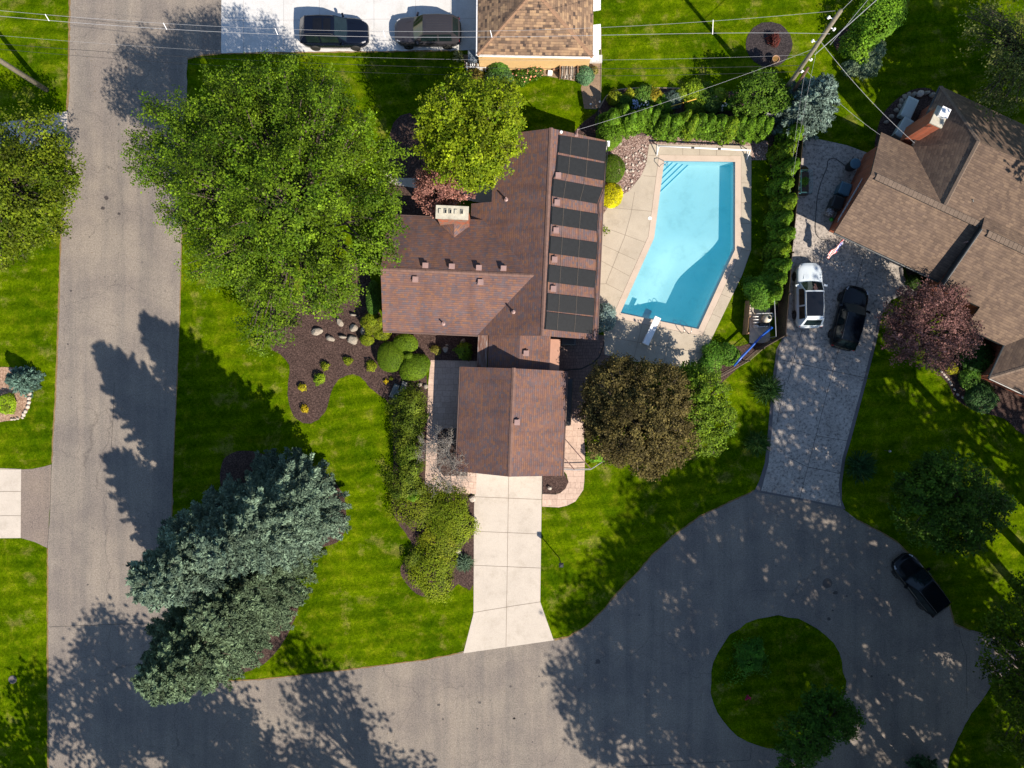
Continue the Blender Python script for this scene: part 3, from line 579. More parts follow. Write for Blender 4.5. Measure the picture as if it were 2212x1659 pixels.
def spruce(name, label, cat, base, h, Rr, c1, c2, tuft=.34, group=None, power=.85, whorl=.33, lean=(0, 0), low=.06, mat=None, nb=14, dn=1.0):
    bx = W(base[0], base[1], 0); root = empty(name, bx, 0, label, cat, group)
    P = []; DD = []; grp = []; g = 0; tb = MB()
    tb.tube([(0, 0, -.1), (lean[0]*.5, lean[1]*.5, h*.5), (lean[0], lean[1], h*.97)], [.012*h+.08, .008*h+.04, .02], 8)
    z = low*h; bc = 0
    while z < h*.985:
        f = z/h; rl = Rr*(1-f)**power+.12; nbr = max(5, int(nb*(.45+.55*rl/Rr)))
        off = rng.uniform(0, 6.28)
        for b in range(nbr):
            a = off+b*6.283/nbr+rng.normal(0, .12); ln = rl*rng.uniform(.74, 1.12)*(1+.10*math.sin(3*a+z)); el = .10+.55*f+rng.normal(0, .07)-.16*(1-f)
            dv = np.array([math.cos(a)*math.cos(el), math.sin(a)*math.cos(el), math.sin(el)]); o = np.array([lean[0]*f, lean[1]*f, z])
            m = int(dn*(12+34*ln)); t = rng.random(m)**.62; sd_ = np.array([-math.sin(a), math.cos(a), 0]); wdt = (.10+.24*ln)*(1.05-t)+.06
            lat = rng.uniform(-1, 1, m)*wdt
            pos = o+dv*(t*ln)[:, None]+sd_*lat[:, None]; pos[:, 2] += -.10*(t*ln)**1.5*.35+rng.normal(0, .05, m)
            P.append(pos); DD.append(unit(dv*.9+sd_*np.sign(lat)[:, None]*.75+rng.normal(0, .22, (m, 3)))); grp.append(np.full(m, g)); g += 1
            bc += 1
            if bc % 6 == 0: tb.tube([o, o+dv*ln*.8], [.03+.01*ln, .01], 4)
        z += whorl*rng.uniform(.8, 1.2)*(.65+.35*rl/Rr)
    P = np.concatenate(P); DD = np.concatenate(DD); grp = np.concatenate(grp); n = len(P); P[:, 2] = np.maximum(P[:, 2], .1)
    N = unit(np.array([0, 0, 1.])+rng.normal(0, .45, (n, 3))); L = tuft*rng.uniform(.65, 1.3, n)
    tint_mesh("crown", P, N, DD, L, L*.36, tintcol(n, c1, c2, .28, grp, .22), mat or NEED, root)
    tb.build("trunk", BARK, root, True); return root
# ------------------------------------------------------------------ buildings
def roof_mesh(name, faces, mat, parent, thick=.14, fascia=FASC):
    vs = []; fs = []; uvs = []; idx = []; key = {}; edges = {}
    def vid(p):
        k = (round(p[0], 3), round(p[1], 3), round(p[2], 3))
        if k not in key: key[k] = len(vs); vs.append(tuple(p))
        return key[k]
    F = []
    for f in faces:
        P = [Vector(p) for p in f]; n = Vector((0, 0, 0))
        for i in range(len(P)): a, b = P[i], P[(i+1) % len(P)]; n += Vector(((a.y-b.y)*(a.z+b.z), (a.z-b.z)*(a.x+b.x), (a.x-b.x)*(a.y+b.y)))
        if n.z < 0: P = P[::-1]; n = -n
        n.normalize(); up = (Vector((0, 0, 1))-n*n.z); up = up.normalized() if up.length > 1e-4 else Vector((0, 1, 0)); u = up.cross(n)
        ids = [vid(p) for p in P]; fs.append(tuple(ids)); uvs += [(p.dot(u)+20, p.dot(up)+20) for p in P]; idx.append(0); F.append(ids)
        for i in range(len(ids)): edges.setdefault(frozenset((ids[i], ids[(i+1) % len(ids)])), []).append((ids[i], ids[(i+1) % len(ids)]))
    nv = len(vs); vs += [(v[0], v[1], v[2]-thick) for v in vs]
    for ids in F: fs.append(tuple(i+nv for i in ids[::-1])); uvs += [(0, 0)]*len(ids); idx.append(1)
    for e, l in edges.items():
        if len(l) == 1: a, b = l[0]; fs.append((b, a, a+nv, b+nv)); uvs += [(0, 0)]*4; idx.append(1)
    me = bpy.data.meshes.new(name); me.from_pydata(vs, [], fs); me.materials.append(mat); me.materials.append(fascia)
    me.polygons.foreach_set("material_index", idx); ul = me.uv_layers.new(name="UVMap"); ul.data.foreach_set("uv", [c for p in uvs for c in p]); me.update()
    o = bpy.data.objects.new(name, me); col.objects.link(o); o.parent = parent; return o
def gable_wall(mb, u0, u1, v0, v1, ze, zr, axis):
    """box walls with gable ends; axis 'v' = ridge along v"""
    mb.box(((u0+u1)/2, (v0+v1)/2, ze/2), (u1-u0, v1-v0, ze))
    if axis == 'v': m = (u0+u1)/2; mb.add([(u0, v0, ze), (u1, v0, ze), (m, v0, zr), (u0, v1, ze), (u1, v1, ze), (m, v1, zr)], [(0, 1, 2), (5, 4, 3), (1, 4, 5, 2), (3, 0, 2, 5)])
    else: m = (v0+v1)/2; mb.add([(u0, v0, ze), (u0, v1, ze), (u0, m, zr), (u1, v0, ze), (u1, v1, ze), (u1, m, zr)], [(2, 1, 0), (3, 4, 5), (4, 1, 2, 5), (0, 3, 5, 2)])
class Frame:
    def __init__(s, origin, ang): s.o = Vector((origin[0], origin[1], 0)); s.a = R(ang); s.m = Matrix.Rotation(-s.a, 3, 'Z')
    def loc(s, p): return s.m @ (Vector(p)-s.o)
    def onplane(s, D, zf):
        z = 3.
        for _ in range(8): q = s.loc(W(D[0], D[1], z)); z = zf(q.x, q.y)
        return s.loc(W(D[0], D[1], z))
# --- house with the solar roof
HF = Frame((0, 0), -2.45)
house = empty("house", (0, 0, 0), R(-2.45), "brown-shingled house beside the pool with black solar mats on its roof and a gabled garage", "house")
zb = lambda u, v: 4.5-.47*abs(u-1.88)
zw_ = lambda u, v: 4.15-.432*abs(v-7.35)
zg = lambda u, v: 4.37-.454*abs(u-.08)
def q3(pts, f): return [(u, v, f(u, v)) for u, v in pts]
roof_mesh("roof", [
    q3([(1.88, 3.3), (5.73, 3.3), (5.73, 17.15), (1.88, 17.15)], zb),
    q3([(1.88, 17.15), (-1.95, 17.15), (-1.95, 12.55), (-3.4, 12.55), (-3.4, 11.35), (-2.5, 11.35), (1.145, 7.35), (-2.55, 3.3), (1.88, 3.3)], zb),
    [(-9.15, 3.3, 2.4), (-2.55, 3.3, zb(-2.55, 0)), (1.145, 7.35, zb(1.145, 0)), (-9.15, 7.35, 4.15)],
    [(-9.15, 7.35, 4.15), (1.145, 7.35, zb(1.145, 0)), (-2.5, 11.35, zb(-2.5, 0)), (-9.1, 11.4, 2.4)]], SH1, house)
roof_mesh("garage_roof", [q3([(.08, -6.2), (3.76, -6.2), (3.76, 1.05), (.08, 1.05)], zg), q3([(.08, 1.05), (-3.6, 1.05), (-3.6, -6.2), (.08, -6.2)], zg)], SH1, house)
zz = lambda u, v: 3.1-.33*abs(u-.4)
roof_mesh("breezeway_roof", [q3([(.4, .9), (2.55, .9), (2.55, 3.6), (.4, 3.6)], zz), q3([(.4, 3.6), (-1.75, 3.6), (-1.75, .9), (.4, .9)], zz)], SH1, house, .1)
m = MB(); gable_wall(m, -1.5, 5.25, 3.75, 16.75, 2.3, 4.05, 'v'); gable_wall(m, -8.75, -1.6, 3.8, 10.9, 2.1, 3.75, 'u'); m.build("wall", WALL, house)
m = MB(); gable_wall(m, -3.2, 3.36, -5.75, .65, 2.5, 3.95, 'v'); m.build("garage_wall", WALL, house)
m = MB(); m.box((0, -5.78, 1.1), (4.9, .05, 2.15));
for k in range(4): m.box((0, -5.815, .3+.53*k), (4.8, .03, .46))
m.build("garage_door", WSID, house)
for u, v, ax in ((5.27, 6, 0), (5.27, 9.5, 0), (5.27, 13, 0), (-5.5, 3.78, 1), (-7.3, 3.78, 1), (-1.53, 14.5, 0)):
    d = (.06, 1.5, 1.1) if ax == 0 else (1.3, .06, 1.1); m = MB(); m.box((u, v, 1.55), d); fr = m.build("window", WSID, house)
    m = MB(); m.box((u+(.03 if u > 0 else -.03)*(1-ax), v-.03*ax, 1.55), (d[0]*(.85 if ax else 1), d[1]*(1 if ax else .85), .9)); m.build("pane", GLASS, fr)
m = MB(); m.box((2.9, 2.15, 2.28), (.68, 2.2, .10)); m.build("porch_ledge", plain("terracotta_board", (.36, .20, .14), .8, .06), house)
m = MB(); m.box((.4, 2.2, 1.15), (3.9, 2.6, 2.3)); m.build("breezeway_wall", WALL, house)
vs = []; fs = []
for i in range(61):
    u = -2.5+.70*i/60; z = 2.34+.022*math.sin(i*1.57); vs += [(u, 1.06, z+.02), (u, 3.32, z+.06)]
    if i: n = 2*i; fs.append((n-2, n, n+1, n-1))
cm, nt, pp = newmat("corrugated_panel"); f = noise(nt, coords(nt, (20, 1.2, 1)), 1.0, 3)
nt.links.new(ramp(nt, f, [(.3, (.10, .05, .04)), (.5, (.26, .155, .12)), (.75, (.42, .42, .42))]), pp.inputs["Base Color"]); pp.inputs["Roughness"].default_value = .4
mobj("corrugated_canopy", vs, fs, cm, house)
# ridge caps
def cap(name, pts, parent, mat, wd=.13, lift=.02):
    m = MB(); a, b = Vector(pts[0]), Vector(pts[1]); d = (b-a).normalized(); nn = Vector((-d.y, d.x, 0)).normalized()*wd
    k = max(2, int((b-a).length/.3)); dz = Vector((0, 0, lift))
    for i in range(k):
        p = a.lerp(b, i/k)+dz; q = a.lerp(b, (i+1.12)/k)+dz; e = Vector((0, 0, .012)); lo = Vector((0, 0, wd*.42))
        m.add([p-nn-lo+e, p+e, p+nn-lo+e, q+nn-lo, q, q-nn-lo], [(0, 1, 4, 5), (1, 2, 3, 4)])
    return m.build(name, mat, parent)
CAPM = plain("ridge_cap", (.135, .078, .062), .9, .18, 3, fine=20)
cap("ridge_cap", [(1.88, 3.3, 4.5), (1.88, 17.15, 4.5)], house, CAPM); cap("ridge_cap", [(-9.15, 7.35, 4.15), (1.145, 7.35, 4.15)], house, CAPM)
cap("ridge_cap", [(.08, -6.2, 4.37), (.08, 1.05, 4.37)], house, CAPM)
# valleys, slightly darker
# gutters
def gutter(parent, a, b, mat, r=.055):
    m = MB(); m.tube([a, b], r, 8); return m.build("gutter", mat, parent)
GUT = plain("brown_gutter", (.10, .062, .052), .5, .1, bmp=0)
gutter(house, (-9.15, 3.26, 2.33), (-1.8, 3.26, 2.33), GUT); gutter(house, (5.78, 3.3, 2.62), (5.78, 17.15, 2.62), GUT); gutter(house, (3.81, -6.2, 2.62), (3.81, 1.0, 2.62), GUT); gutter(house, (-3.65, -6.2, 2.62), (-3.65, 1.05, 2.62), GUT); gutter(house, (-9.1, 11.44, 2.33), (-3.4, 11.42, 2.33), GUT)
# chimney
zc = 5.0; cc = HF.loc(WT(1, 1, 1673, 183, zc)); ch = MB()
ch.box((cc.x, cc.y, 3.2), (2.0, .74, 3.5)); cho = ch.build("chimney", BRICK, house)
c_ = MB(); c_.box((cc.x, cc.y, 5.0), (2.16, .88, .12)); c_.build("chimney_cap", CAPC, cho)
for k, t in enumerate((-.78, -.42, -.1, .25, .66)):
    closed = k in (0, 3); fl = MB(); fl.box((cc.x+t, cc.y+.03, 5.10), (.17, .30, .10)); fl.build("flue", CAPC, cho)
    if not closed: hl = MB(); hl.box((cc.x+t, cc.y+.03, 5.153), (.115, .235, .012)); hl.build("flue_opening", BPLAST, cho)
ck = HF.onplane(T(1, 1, 1690, 395), zw_); zt = 3.45
roof_mesh("cricket", [[(cc.x-.95, cc.y-.37, 2.86), (cc.x+.02, cc.y-.37, zt), (ck.x, ck.y, ck.z+.03)], [(cc.x+.02, cc.y-.37, zt), (cc.x+1.0, cc.y-.37, 2.86), (ck.x, ck.y, ck.z+.03)]], SH1, house, .02)
# vents
def vent(D, zf, parent, F):
    p = F.onplane(D, zf); m = MB(); m.box((p.x, p.y, p.z+.06), (.40, .40, .03), tilt=None); m.box((p.x, p.y, p.z+.13), (.25, .25, .16)); m.box((p.x, p.y, p.z+.22), (.34, .34, .045)); m.build("roof_vent", VENTM, parent)
for x, y in ((1445, 637), (1670, 645), (1900, 657), (2110, 662), (1360, 754), (1915, 777)): vent(T(1, 1, x, y), zw_, house, HF)
for a in ((2, 0, 392, 1500), (2, 1, 383, 100), (2, 1, 374, 337), (2, 1, 361, 585), (2, 1, 351, 834)): vent(T(*a), zb, house, HF)
vent(T(2, 1, 120, 1382), zz, house, HF); vent(T(2, 2, 42, 340), zg, house, HF)
for a, zf in (((1, 1, 2133, 72), zb), ((1, 1, 2195, 1030), zb), ((1, 1, 1597, 1130), zw_)):
    p = HF.onplane(T(*a), zf); m = MB(); m.tube([(p.x, p.y, p.z-.05), (p.x, p.y, p.z+.5)], .055, 8); m.lathe([(.16, -.04), (.14, .06), (.07, .10)], (p.x, p.y, p.z), 10); m.build("vent_pipe", VENTM, house)
# solar mats
SP = [[(2, 0, 410, 1155), (2, 0, 802, 1212), (2, 0, 797, 1378), (2, 0, 398, 1300)], [(2, 0, 394, 1322), (2, 0, 792, 1396), (2, 0, 782, 1540), (2, 0, 382, 1465)], [(2, 0, 357, 1528), (2, 0, 775, 1603), (2, 1, 725, 108), (2, 1, 345, 42)],
      [(2, 1, 345, 133), (2, 1, 733, 196), (2, 1, 722, 340), (2, 1, 336, 282)], [(2, 1, 332, 384), (2, 1, 727, 440), (2, 1, 717, 583), (2, 1, 323, 530)], [(2, 1, 320, 628), (2, 1, 715, 682), (2, 1, 704, 824), (2, 1, 310, 775)],
      [(2, 1, 308, 872), (2, 1, 704, 916), (2, 1, 696, 1062), (2, 1, 300, 1018)], [(2, 1, 298, 1030), (2, 1, 694, 1076), (2, 1, 684, 1218), (2, 1, 286, 1178)]]
us = []; 
for k, P in enumerate(SP):
    L = [HF.onplane(T(*a), lambda u, v: zb(u, v)+.05) for a in P]; us.append(L)
    m = MB(); m.add([p+Vector((0, 0, .02)) for p in L]+[p-Vector((0, 0, .02)) for p in L], [(3, 2, 1, 0), (4, 5, 6, 7), (0, 1, 5, 4), (1, 2, 6, 5), (2, 3, 7, 6), (3, 0, 4, 7)]); m.build("solar_panel", SOLAR, house)
m = MB(); m.tube([us[0][0]]+[L[i]+Vector((-.06, 0, .05)) for L in us for i in (0, 3)], .028, 6); m.build("header_pipe", BPLAST, house)
m = MB(); m.tube([L[i]+Vector((.09, 0, .04)) for L in us for i in (1, 2)]+[us[-1][2]+Vector((.12, -.3, -.2))], .028, 6); m.build("header_pipe", BPLAST, house)
m = MB()
for fx in (.24, .61): m.tube([L[a].lerp(L[b], fx)+Vector((0, 0, .045)) for L in us for a, b in ((0, 1), (3, 2))], .009, 4)
m.build("strap", plain("strap_grey", (.16, .13, .10), .7, .1, bmp=0), house)
p = HF.onplane(T(2, 0, 548, 1155), zb); m = MB(); m.tube([(p.x, p.y, p.z-.1), (p.x, p.y, p.z+1.1)], .045, 8); m.box((p.x, p.y, p.z+.06), (.22, .22, .1)); m.build("service_mast", VENTM, house); MAST = Matrix.Rotation(R(-2.45), 3, 'Z') @ Vector((p.x, p.y, p.z+1.05))
p = HF.onplane(T(2, 0, 418, 1128), zb); m = MB(); m.lathe([(.10, -.02), (.10, .10), (.06, .14), (0, .14)], (p.x, p.y, p.z), 12); m.build("sensor_cap", CERW, house)
p = HF.loc(WT(2, 0, 822, 1222, 2.3)); m = MB(); m.box((p.x, p.y, 2.2), (.20, .34, .22)); m.tube([(p.x, p.y, 2.1), (p.x, p.y, .2)], .04, 6); m.build("meter_box", WMET, house)
# --- house across the drive, hipped tan roof
th = empty("house", (0, 0, 0), 0, "tan-shingled hip-roofed house with yellow siding at the top of the picture", "house")
A = W(1031, 118, 2.7); B = W(1281, 123, 2.7); Ap = W(1155, -22, 4.6); N1 = Vector((A.x+.1, A.y+14, 2.7)); N2 = Vector((B.x+.1, B.y+14, 2.7)); Apn = Vector((Ap.x+.1, A.y+9.5, 4.6))
roof_mesh("roof", [[A, B, Ap], [B, N2, Apn, Ap], [A, Ap, Apn, N1], [N1, Apn, N2]], SH2, th, .12, WMET)
CAPT = plain("tan_cap", (.21, .125, .075), .9, .15, 3, fine=20)
cap("hip_cap", [A, Ap], th, CAPT); cap("hip_cap", [B, Ap], th, CAPT)
m = MB(); m.box(((A.x+B.x)/2, (A.y+N1.y)/2+.02, 1.28), (B.x-A.x-.12, N1.y-A.y-.3, 2.56)); m.build("wall", YSID, th)
m = MB(); m.tube([(A.x-.05, A.y-.02, 2.62), (N1.x-.05, N1.y, 2.62)], .06, 8); m.build("gutter", WMET, th)
m = MB(); m.tube([(A.x, A.y-.06, 2.62), (B.x, B.y-.06, 2.62)], .04, 8); m.build("gutter", WMET, th)
AW = m_stamped("awning_slats", (.62, .64, .66), (.40, .42, .45), 4, .19, .02, .02)
for y0, y1, x1, zl in ((-22, 24, 1297, 1.9), (54.5, 109, 1297, 1.9), (109.5, 133, 1293, 1.9)):
    a = W(1279, y0, 2.45); b = W(1279, y1, 2.45); c = W(x1, y1-3, zl); d = W(x1, y0-2, zl)
    m = MB(); m.add([a, b, c, d]+[v-Vector((0, 0, .05)) for v in (a, b, c, d)], [(0, 1, 2, 3), (7, 6, 5, 4), (1, 0, 4, 5), (2, 1, 5, 6), (3, 2, 6, 7), (0, 3, 7, 4)])
    m.tube([a, d], .02, 5); m.tube([b, c], .02, 5); m.tube([c, d], .025, 5); m.build("awning", AW, th)
m = MB(); a = W(1283, 132, .25); m.box((a.x, a.y+.2, .13), (1.2, .5, .26)); m.build("doorstep", WCONC, th)
# --- brick house on the right
RF = Frame((23.98, 14.0), -25.0)
rh = empty("house", (23.98, 14.0, 0), R(-25.0), "red brick house with a rambling taupe shingle roof at the right edge", "house")
roof_mesh("garage_roof", [[(0, -3.85, 2.7), (8.05, -3.85, 2.7), (8.05, 0, 4.4), (0, 0, 4.4)], [(0, 0, 4.4), (5.4, 0, 4.4), (2.4, 3.8, 2.7), (0, 3.8, 2.7)],
    [(2.4, 3.8, 2.7), (5.4, 0, 4.4), (5.4, 4.75, 4.9)], [(2.4, 3.8, 2.7), (5.4, 4.75, 4.9), (2.4, 8.45, 2.7)], [(2.4, 8.45, 2.7), (5.4, 4.75, 4.9), (20, 4.75, 4.9), (20, 8.45, 2.7)],
    [(5.4, 4.75, 4.9), (5.4, 0, 4.4), (20, 0, 4.4), (20, 4.75, 4.9)]], SH3, rh, .14, BLKF)
roof_mesh("roof", [[(8.05, -.5, 4.8), (22, -.5, 4.8), (22, -6, 2.7), (11, -6, 2.7), (11, -4.5, 3.27), (8.05, -4.5, 3.27)], [(8.05, -.5, 4.8), (8.05, 2.2, 3.98), (22, 2.2, 3.98), (22, -.5, 4.8)]], SH3, rh, .24, BLKF)
roof_mesh("wing_roof", [[(14, -8.45, 2.7), (24, -8.45, 2.7), (24, -4.45, 4.6), (18, -4.45, 4.6)], [(14, -8.45, 2.7), (18, -4.45, 4.6), (18, -1, 4.6), (14, -1, 2.7)]], SH3, rh, .14, BLKF)
CAP3 = plain("taupe_cap", (.13, .095, .07), .9, .18, 3, fine=20)
def ridge_vent(a, b):
    m = MB(); A_, B_ = Vector(a), Vector(b); n = int((B_-A_).length/.3); d = (B_-A_).normalized(); rz = math.atan2(d.y, d.x)
    for i in range(n): p = A_.lerp(B_, (i+.5)/n); m.box(p+Vector((0, 0, .03)), (.285, .42, .05), rz)
    m.build("ridge_vent", CAP3, rh); q = MB(); q.tube([A_+Vector((0, -.23, .02)), B_+Vector((0, -.23, .02))], .018, 4); q.tube([A_+Vector((0, .23, .02)), B_+Vector((0, .23, .02))], .018, 4); q.build("vent_trim", BPLAST, rh)
ridge_vent((.35, 0, 4.4), (7.9, 0, 4.4)); ridge_vent((8.5, -.5, 4.8), (18, -.5, 4.8))
cap("hip_cap", [(2.4, 8.45, 2.7), (5.4, 4.75, 4.9)], rh, CAP3); cap("ridge_cap", [(5.4, 4.75, 4.9), (5.4, .2, 4.42)], rh, CAP3, .16); cap("hip_cap", [(14, -8.45, 2.7), (18, -4.45, 4.6)], rh, CAP3)
m = MB(); gable_wall(m, .45, 8.0, -2.9, 3.3, 2.45, 3.9, 'u'); m.box((8.5, 5.5, 1.25), (11.2, 5.0, 2.5)); m.box((15, -1.2, 1.3), (13.2, 5.6, 2.6)); m.box((16.8, -4.6, 1.3), (9.8, 1.6, 2.6)); m.box((19.2, -5.2, 1.25), (9., 5.4, 2.5)); m.build("wall", BRICK, rh)
m = MB(); m.add([(8.08, -4.45, 2.5), (8.08, -.5, 4.05), (8.08, 1.5, 3.6), (8.08, 1.5, 4.1), (8.08, -.5, 4.62), (8.08, -4.45, 3.1)], [(0, 1, 4, 5), (1, 2, 3, 4)]); m.build("roof_step", BLKF, rh)
m = MB(); m.box((4.3, -2.93, 1.15), (4.9, .06, 2.2)); m.build("garage_door", WSID, rh)
for a, b in (((8.0, -.4, 4.86), (8.0, -4.55, 3.30)), ((13.96, -8.5, 2.65), (13.96, -4.5, 2.65)), ((0, -3.9, 2.62), (8.0, -3.9, 2.62)), ((14, -8.5, 2.65), (24, -8.5, 2.65)), ((2.36, 3.9, 2.63), (2.36, 8.45, 2.63))): gutter(rh, a, b, BLKF, .07)
zt = 5.2; q = RF.loc(W(2029, 253, zt)); m = MB(); m.box((q.x, q.y, 3.4), (.75, 1.15, 3.6)); cho = m.build("chimney", BRICK, rh)
m = MB(); m.box((q.x, q.y, 5.22), (.86, 1.26, .1)); m.build("chimney_cap", CAPC, cho)
m = MB(); m.box((q.x+.05, q.y+.2, 5.42), (.5, .55, .3)); m.box((q.x+.05, q.y+.2, 5.59), (.6, .65, .04)); m.build("flue_cover", WMET, cho)
p = RF.onplane(T(3, 1, 1745, 105), lambda u, v: 4.1); m = MB(); m.tube([(p.x, p.y, 3.7), (p.x, p.y, 4.5)], .05, 8); m.tube([(p.x, p.y, 4.5), (p.x-.14, p.y+.1, 4.55)], .05, 8); m.build("vent_pipe", BPLAST, rh)
p = RF.onplane(T(3, 1, 1715, 445), lambda u, v: 4.4+.44*v); m = MB(); m.tube([(p.x-.1, p.y, p.z-.1), (p.x-.1, p.y, p.z+.35)], .05, 8); m.build("vent_pipe", VENTM, rh)
# --- structures by the house
def thing_box(name, label, cat, D, dims, rz, mat, z=0, lid=None, over=.03, group=None):
    c = W(D[0], D[1], z+dims[2]); r = empty(name, (c.x, c.y, z), rz, label, cat, group); x, y, h = dims
    m = MB(); m.add([(a*x/2*k, b*y/2*k, zz) for zz, k in ((0, .88), (h*.9, 1.0)) for a, b in ((-1, -1), (1, -1), (1, 1), (-1, 1))], [(3, 2, 1, 0), (4, 5, 6, 7), (0, 1, 5, 4), (1, 2, 6, 5), (2, 3, 7, 6), (3, 0, 4, 7)]); m.build("body", mat, r)
    m = MB(); m.box((0, 0, h*.93), (x+over*2, y+over*2, h*.06)); m.add([(a*(x/2+over)*k, b*(y/2+over)*k, zz) for zz, k in ((h*.96, .98), (h, .8)) for a, b in ((-1, -1), (1, -1), (1, 1), (-1, 1))], [(4, 5, 6, 7), (0, 1, 5, 4), (1, 2, 6, 5), (2, 3, 7, 6), (3, 0, 4, 7)]); m.build("lid", lid or mat, r)
    m = MB(); m.tube([(-x*.4, -y/2-over-.03, h*.9), (x*.4, -y/2-over-.03, h*.9)], .02, 6); m.build("handle", lid or mat, r); return r
thing_box("storage_box", "long narrow dark storage box against the east wall of the garage", "storage box", (1228, 868), (.44, 3.3, 1.15), R(-2.45), DARKM)
thing_box("storage_box", "white-lidded deck box in the red mulch, nearer the boulders", "deck box", T(3, 0, 1240, 915), (.75, 1.45, .75), R(-24), plain("pale_box", (.30, .36, .35), .6, .06), lid=PGREEN)
thing_box("storage_box", "white-lidded deck box beside the brick chimney, nearer the garage roof", "deck box", T(3, 0, 1195, 1085), (.7, 1.4, .75), R(-30), plain("pale_box", (.26, .32, .31), .6, .06), lid=PGREEN)
thing_box("rubbish_bin", "grey-blue wheelie bin at the corner of the tan-roofed house", "rubbish bin", T(1, 0, 1848, 470), (.62, .78, 1.05), 0, GPLAST)
thing_box("rubbish_bin", "small black crate beside the grey-blue wheelie bin", "crate", T(1, 0, 1940, 497), (.62, .34, .4), R(-8), BPLAST)
thing_box("rubbish_bin", "dark blue wheelie bin by the brick wall, nearer the round barrel", "rubbish bin", T(3, 0, 690, 1605), (.75, .8, 1.0), R(-20), TEALP)
thing_box("rubbish_bin", "black wheelie bin by the brick wall, nearer the mosaic ball", "rubbish bin", T(3, 1, 630, 95), (.75, .85, 1.0), R(-20), BPLAST)
thing_box("rubbish_bin", "dark bin under the house eave beside the patio and the blue-grey shrub", "rubbish bin", T(2, 1, 478, 1278), (1.05, .5, 1.0), R(-3), BPLAST)
c = WT(3, 0, 778, 1392, 1.0); r = empty("barrel", (c.x, c.y, 0), 0, "round barrel with a teal lid beside the brick wall", "barrel")
m = MB(); m.lathe([(.30, 0), (.36, .3), (.37, .6), (.32, .93)], n=20); m.build("body", BPLAST, r, True); m = MB(); m.lathe([(.38, .92), (.39, .97), (.33, 1.01), (0, 1.02)], n=20); m.build("lid", TEALP, r)
# ------------------------------------------------------------------ trees and planting
MG1, MG2 = (.024, .064, .003), (.125, .198, .009)
broad("maple_tree", "huge green maple spreading over the lawn east of the street, left of the solar-roofed house", "tree", (655, 485), [
    (560, 300, 10.0, 3.6, 2.6), (690, 300, 9.8, 3.4, 2.4), (428, 298, 9.6, 2.9, 2.2), (600, 205, 8.6, 2.6, 1.8), (790, 340, 7.2, 2.7, 1.9), (355, 345, 8.2, 2.4, 1.7), (690, 215, 7.6, 2.2, 1.6), (470, 400, 10.4, 3.3, 2.5), (352, 268, 8.2, 2.0, 1.3),
    (620, 430, 11.2, 3.8, 2.8), (760, 500, 9.2, 3.5, 2.4), (500, 530, 8.4, 3.2, 2.3), (640, 590, 8.2, 3.3, 2.3), (410, 460, 6.9, 2.1, 1.6), (580, 690, 5.6, 1.8, 1.4), (720, 630, 6.4, 2.1, 1.6), (800, 430, 7.2, 2.3, 1.8), (500, 235, 8.8, 2.5, 1.8), (545, 590, 6.0, 2.0, 1.5), (450, 570, 5.6, 1.5, 1.1), (560, 730, 4.4, 1.1, .8)],
    MG1, MG2, spray=1.15, leaf=.135, dens=.66, trunk=.34, per=74, inner=.5, gv=.34, shrink=.80, wid=.20)
broad("tree", "yellow-green tree between the huge maple and the north gable of the solar-roofed house", "tree", (1010, 340), [
    (960, 260, 6.3, 2.0, 1.7), (1050, 250, 6.6, 2.2, 1.8), (1000, 330, 6.4, 2.3, 1.8), (1075, 320, 5.6, 1.7, 1.4), (1090, 220, 5.2, 1.3, 1.1), (945, 320, 5.2, 1.4, 1.2), (1035, 375, 5.0, 1.2, 1.0), (1000, 210, 5.6, 1.4, 1.2)],
    (.052, .105, .003), (.21, .265, .008), spray=.8, leaf=.15, dens=.8, trunk=.16, per=44, shrink=.92, gv=.3)
broad("plum_tree", "small pink-purple leaved tree beside the brick chimney with the pale cap", "tree", (962, 450), [(950, 410, 3.9, 1.55, 1.3), (985, 405, 3.5, 1.1, .9), (925, 395, 3.4, .9, .8), (935, 435, 3.3, .9, .8)],
    (.13, .055, .050), (.42, .21, .165), spray=.6, leaf=.12, dens=.62, trunk=.08, per=34)
broad("tree", "olive-green tree at the left edge of the picture by the west driveway", "tree", (70, 430), [(50, 400, 6.2, 2.7, 2.0), (-40, 380, 6.8, 2.8, 2.2), (118, 400, 4.9, 1.75, 1.3), (60, 300, 5.2, 1.9, 1.4), (80, 480, 5.0, 1.8, 1.3), (20, 520, 4.8, 1.8, 1.3), (-40, 480, 5.5, 2.2, 1.6), (110, 350, 4.8, 1.5, 1.2)],
    (.034, .070, .003), (.13, .165, .008), spray=1.0, leaf=.15, dens=.72, trunk=.2, per=44, inner=.5, gv=.3)
B1, B2 = (.030, .052, .040), (.14, .205, .155)
spruce("spruce_tree", "big blue spruce with the palest crown, highest of the group in the corner mulch bed", "tree", (645, 1085), 15.0, 4.0, B1, (.160, .232, .160), tuft=.21, power=.50, whorl=.26, dn=2.2)
spruce("spruce_tree", "blue spruce leaning over the street edge, leftmost in the corner mulch bed", "tree", (540, 1140), 14.8, 3.8, B1, (.168, .242, .168), tuft=.21, power=.50, whorl=.26, dn=2.2)
spruce("spruce_tree", "greener spruce nearest the street corner, lowest of the group in the corner mulch bed", "tree", (520, 1318), 12.6, 4.0, (.034, .056, .032), (.13, .19, .105), tuft=.20, power=.5, whorl=.25, dn=2.2)
spruce("spruce_tree", "short olive spruce squeezed between its taller neighbours in the corner mulch bed", "tree", (580, 1232), 10.5, 3.9, (.034, .052, .030), (.115, .17, .095), tuft=.20, power=.5, whorl=.25, dn=2.1)
spruce("spruce_tree", "round blue spruce beside the leaning brown utility pole", "tree", (1716, 258), 5.6, 2.35, (.040, .068, .058), (.17, .24, .20), tuft=.22, whorl=.22, power=.6, dn=1.5)
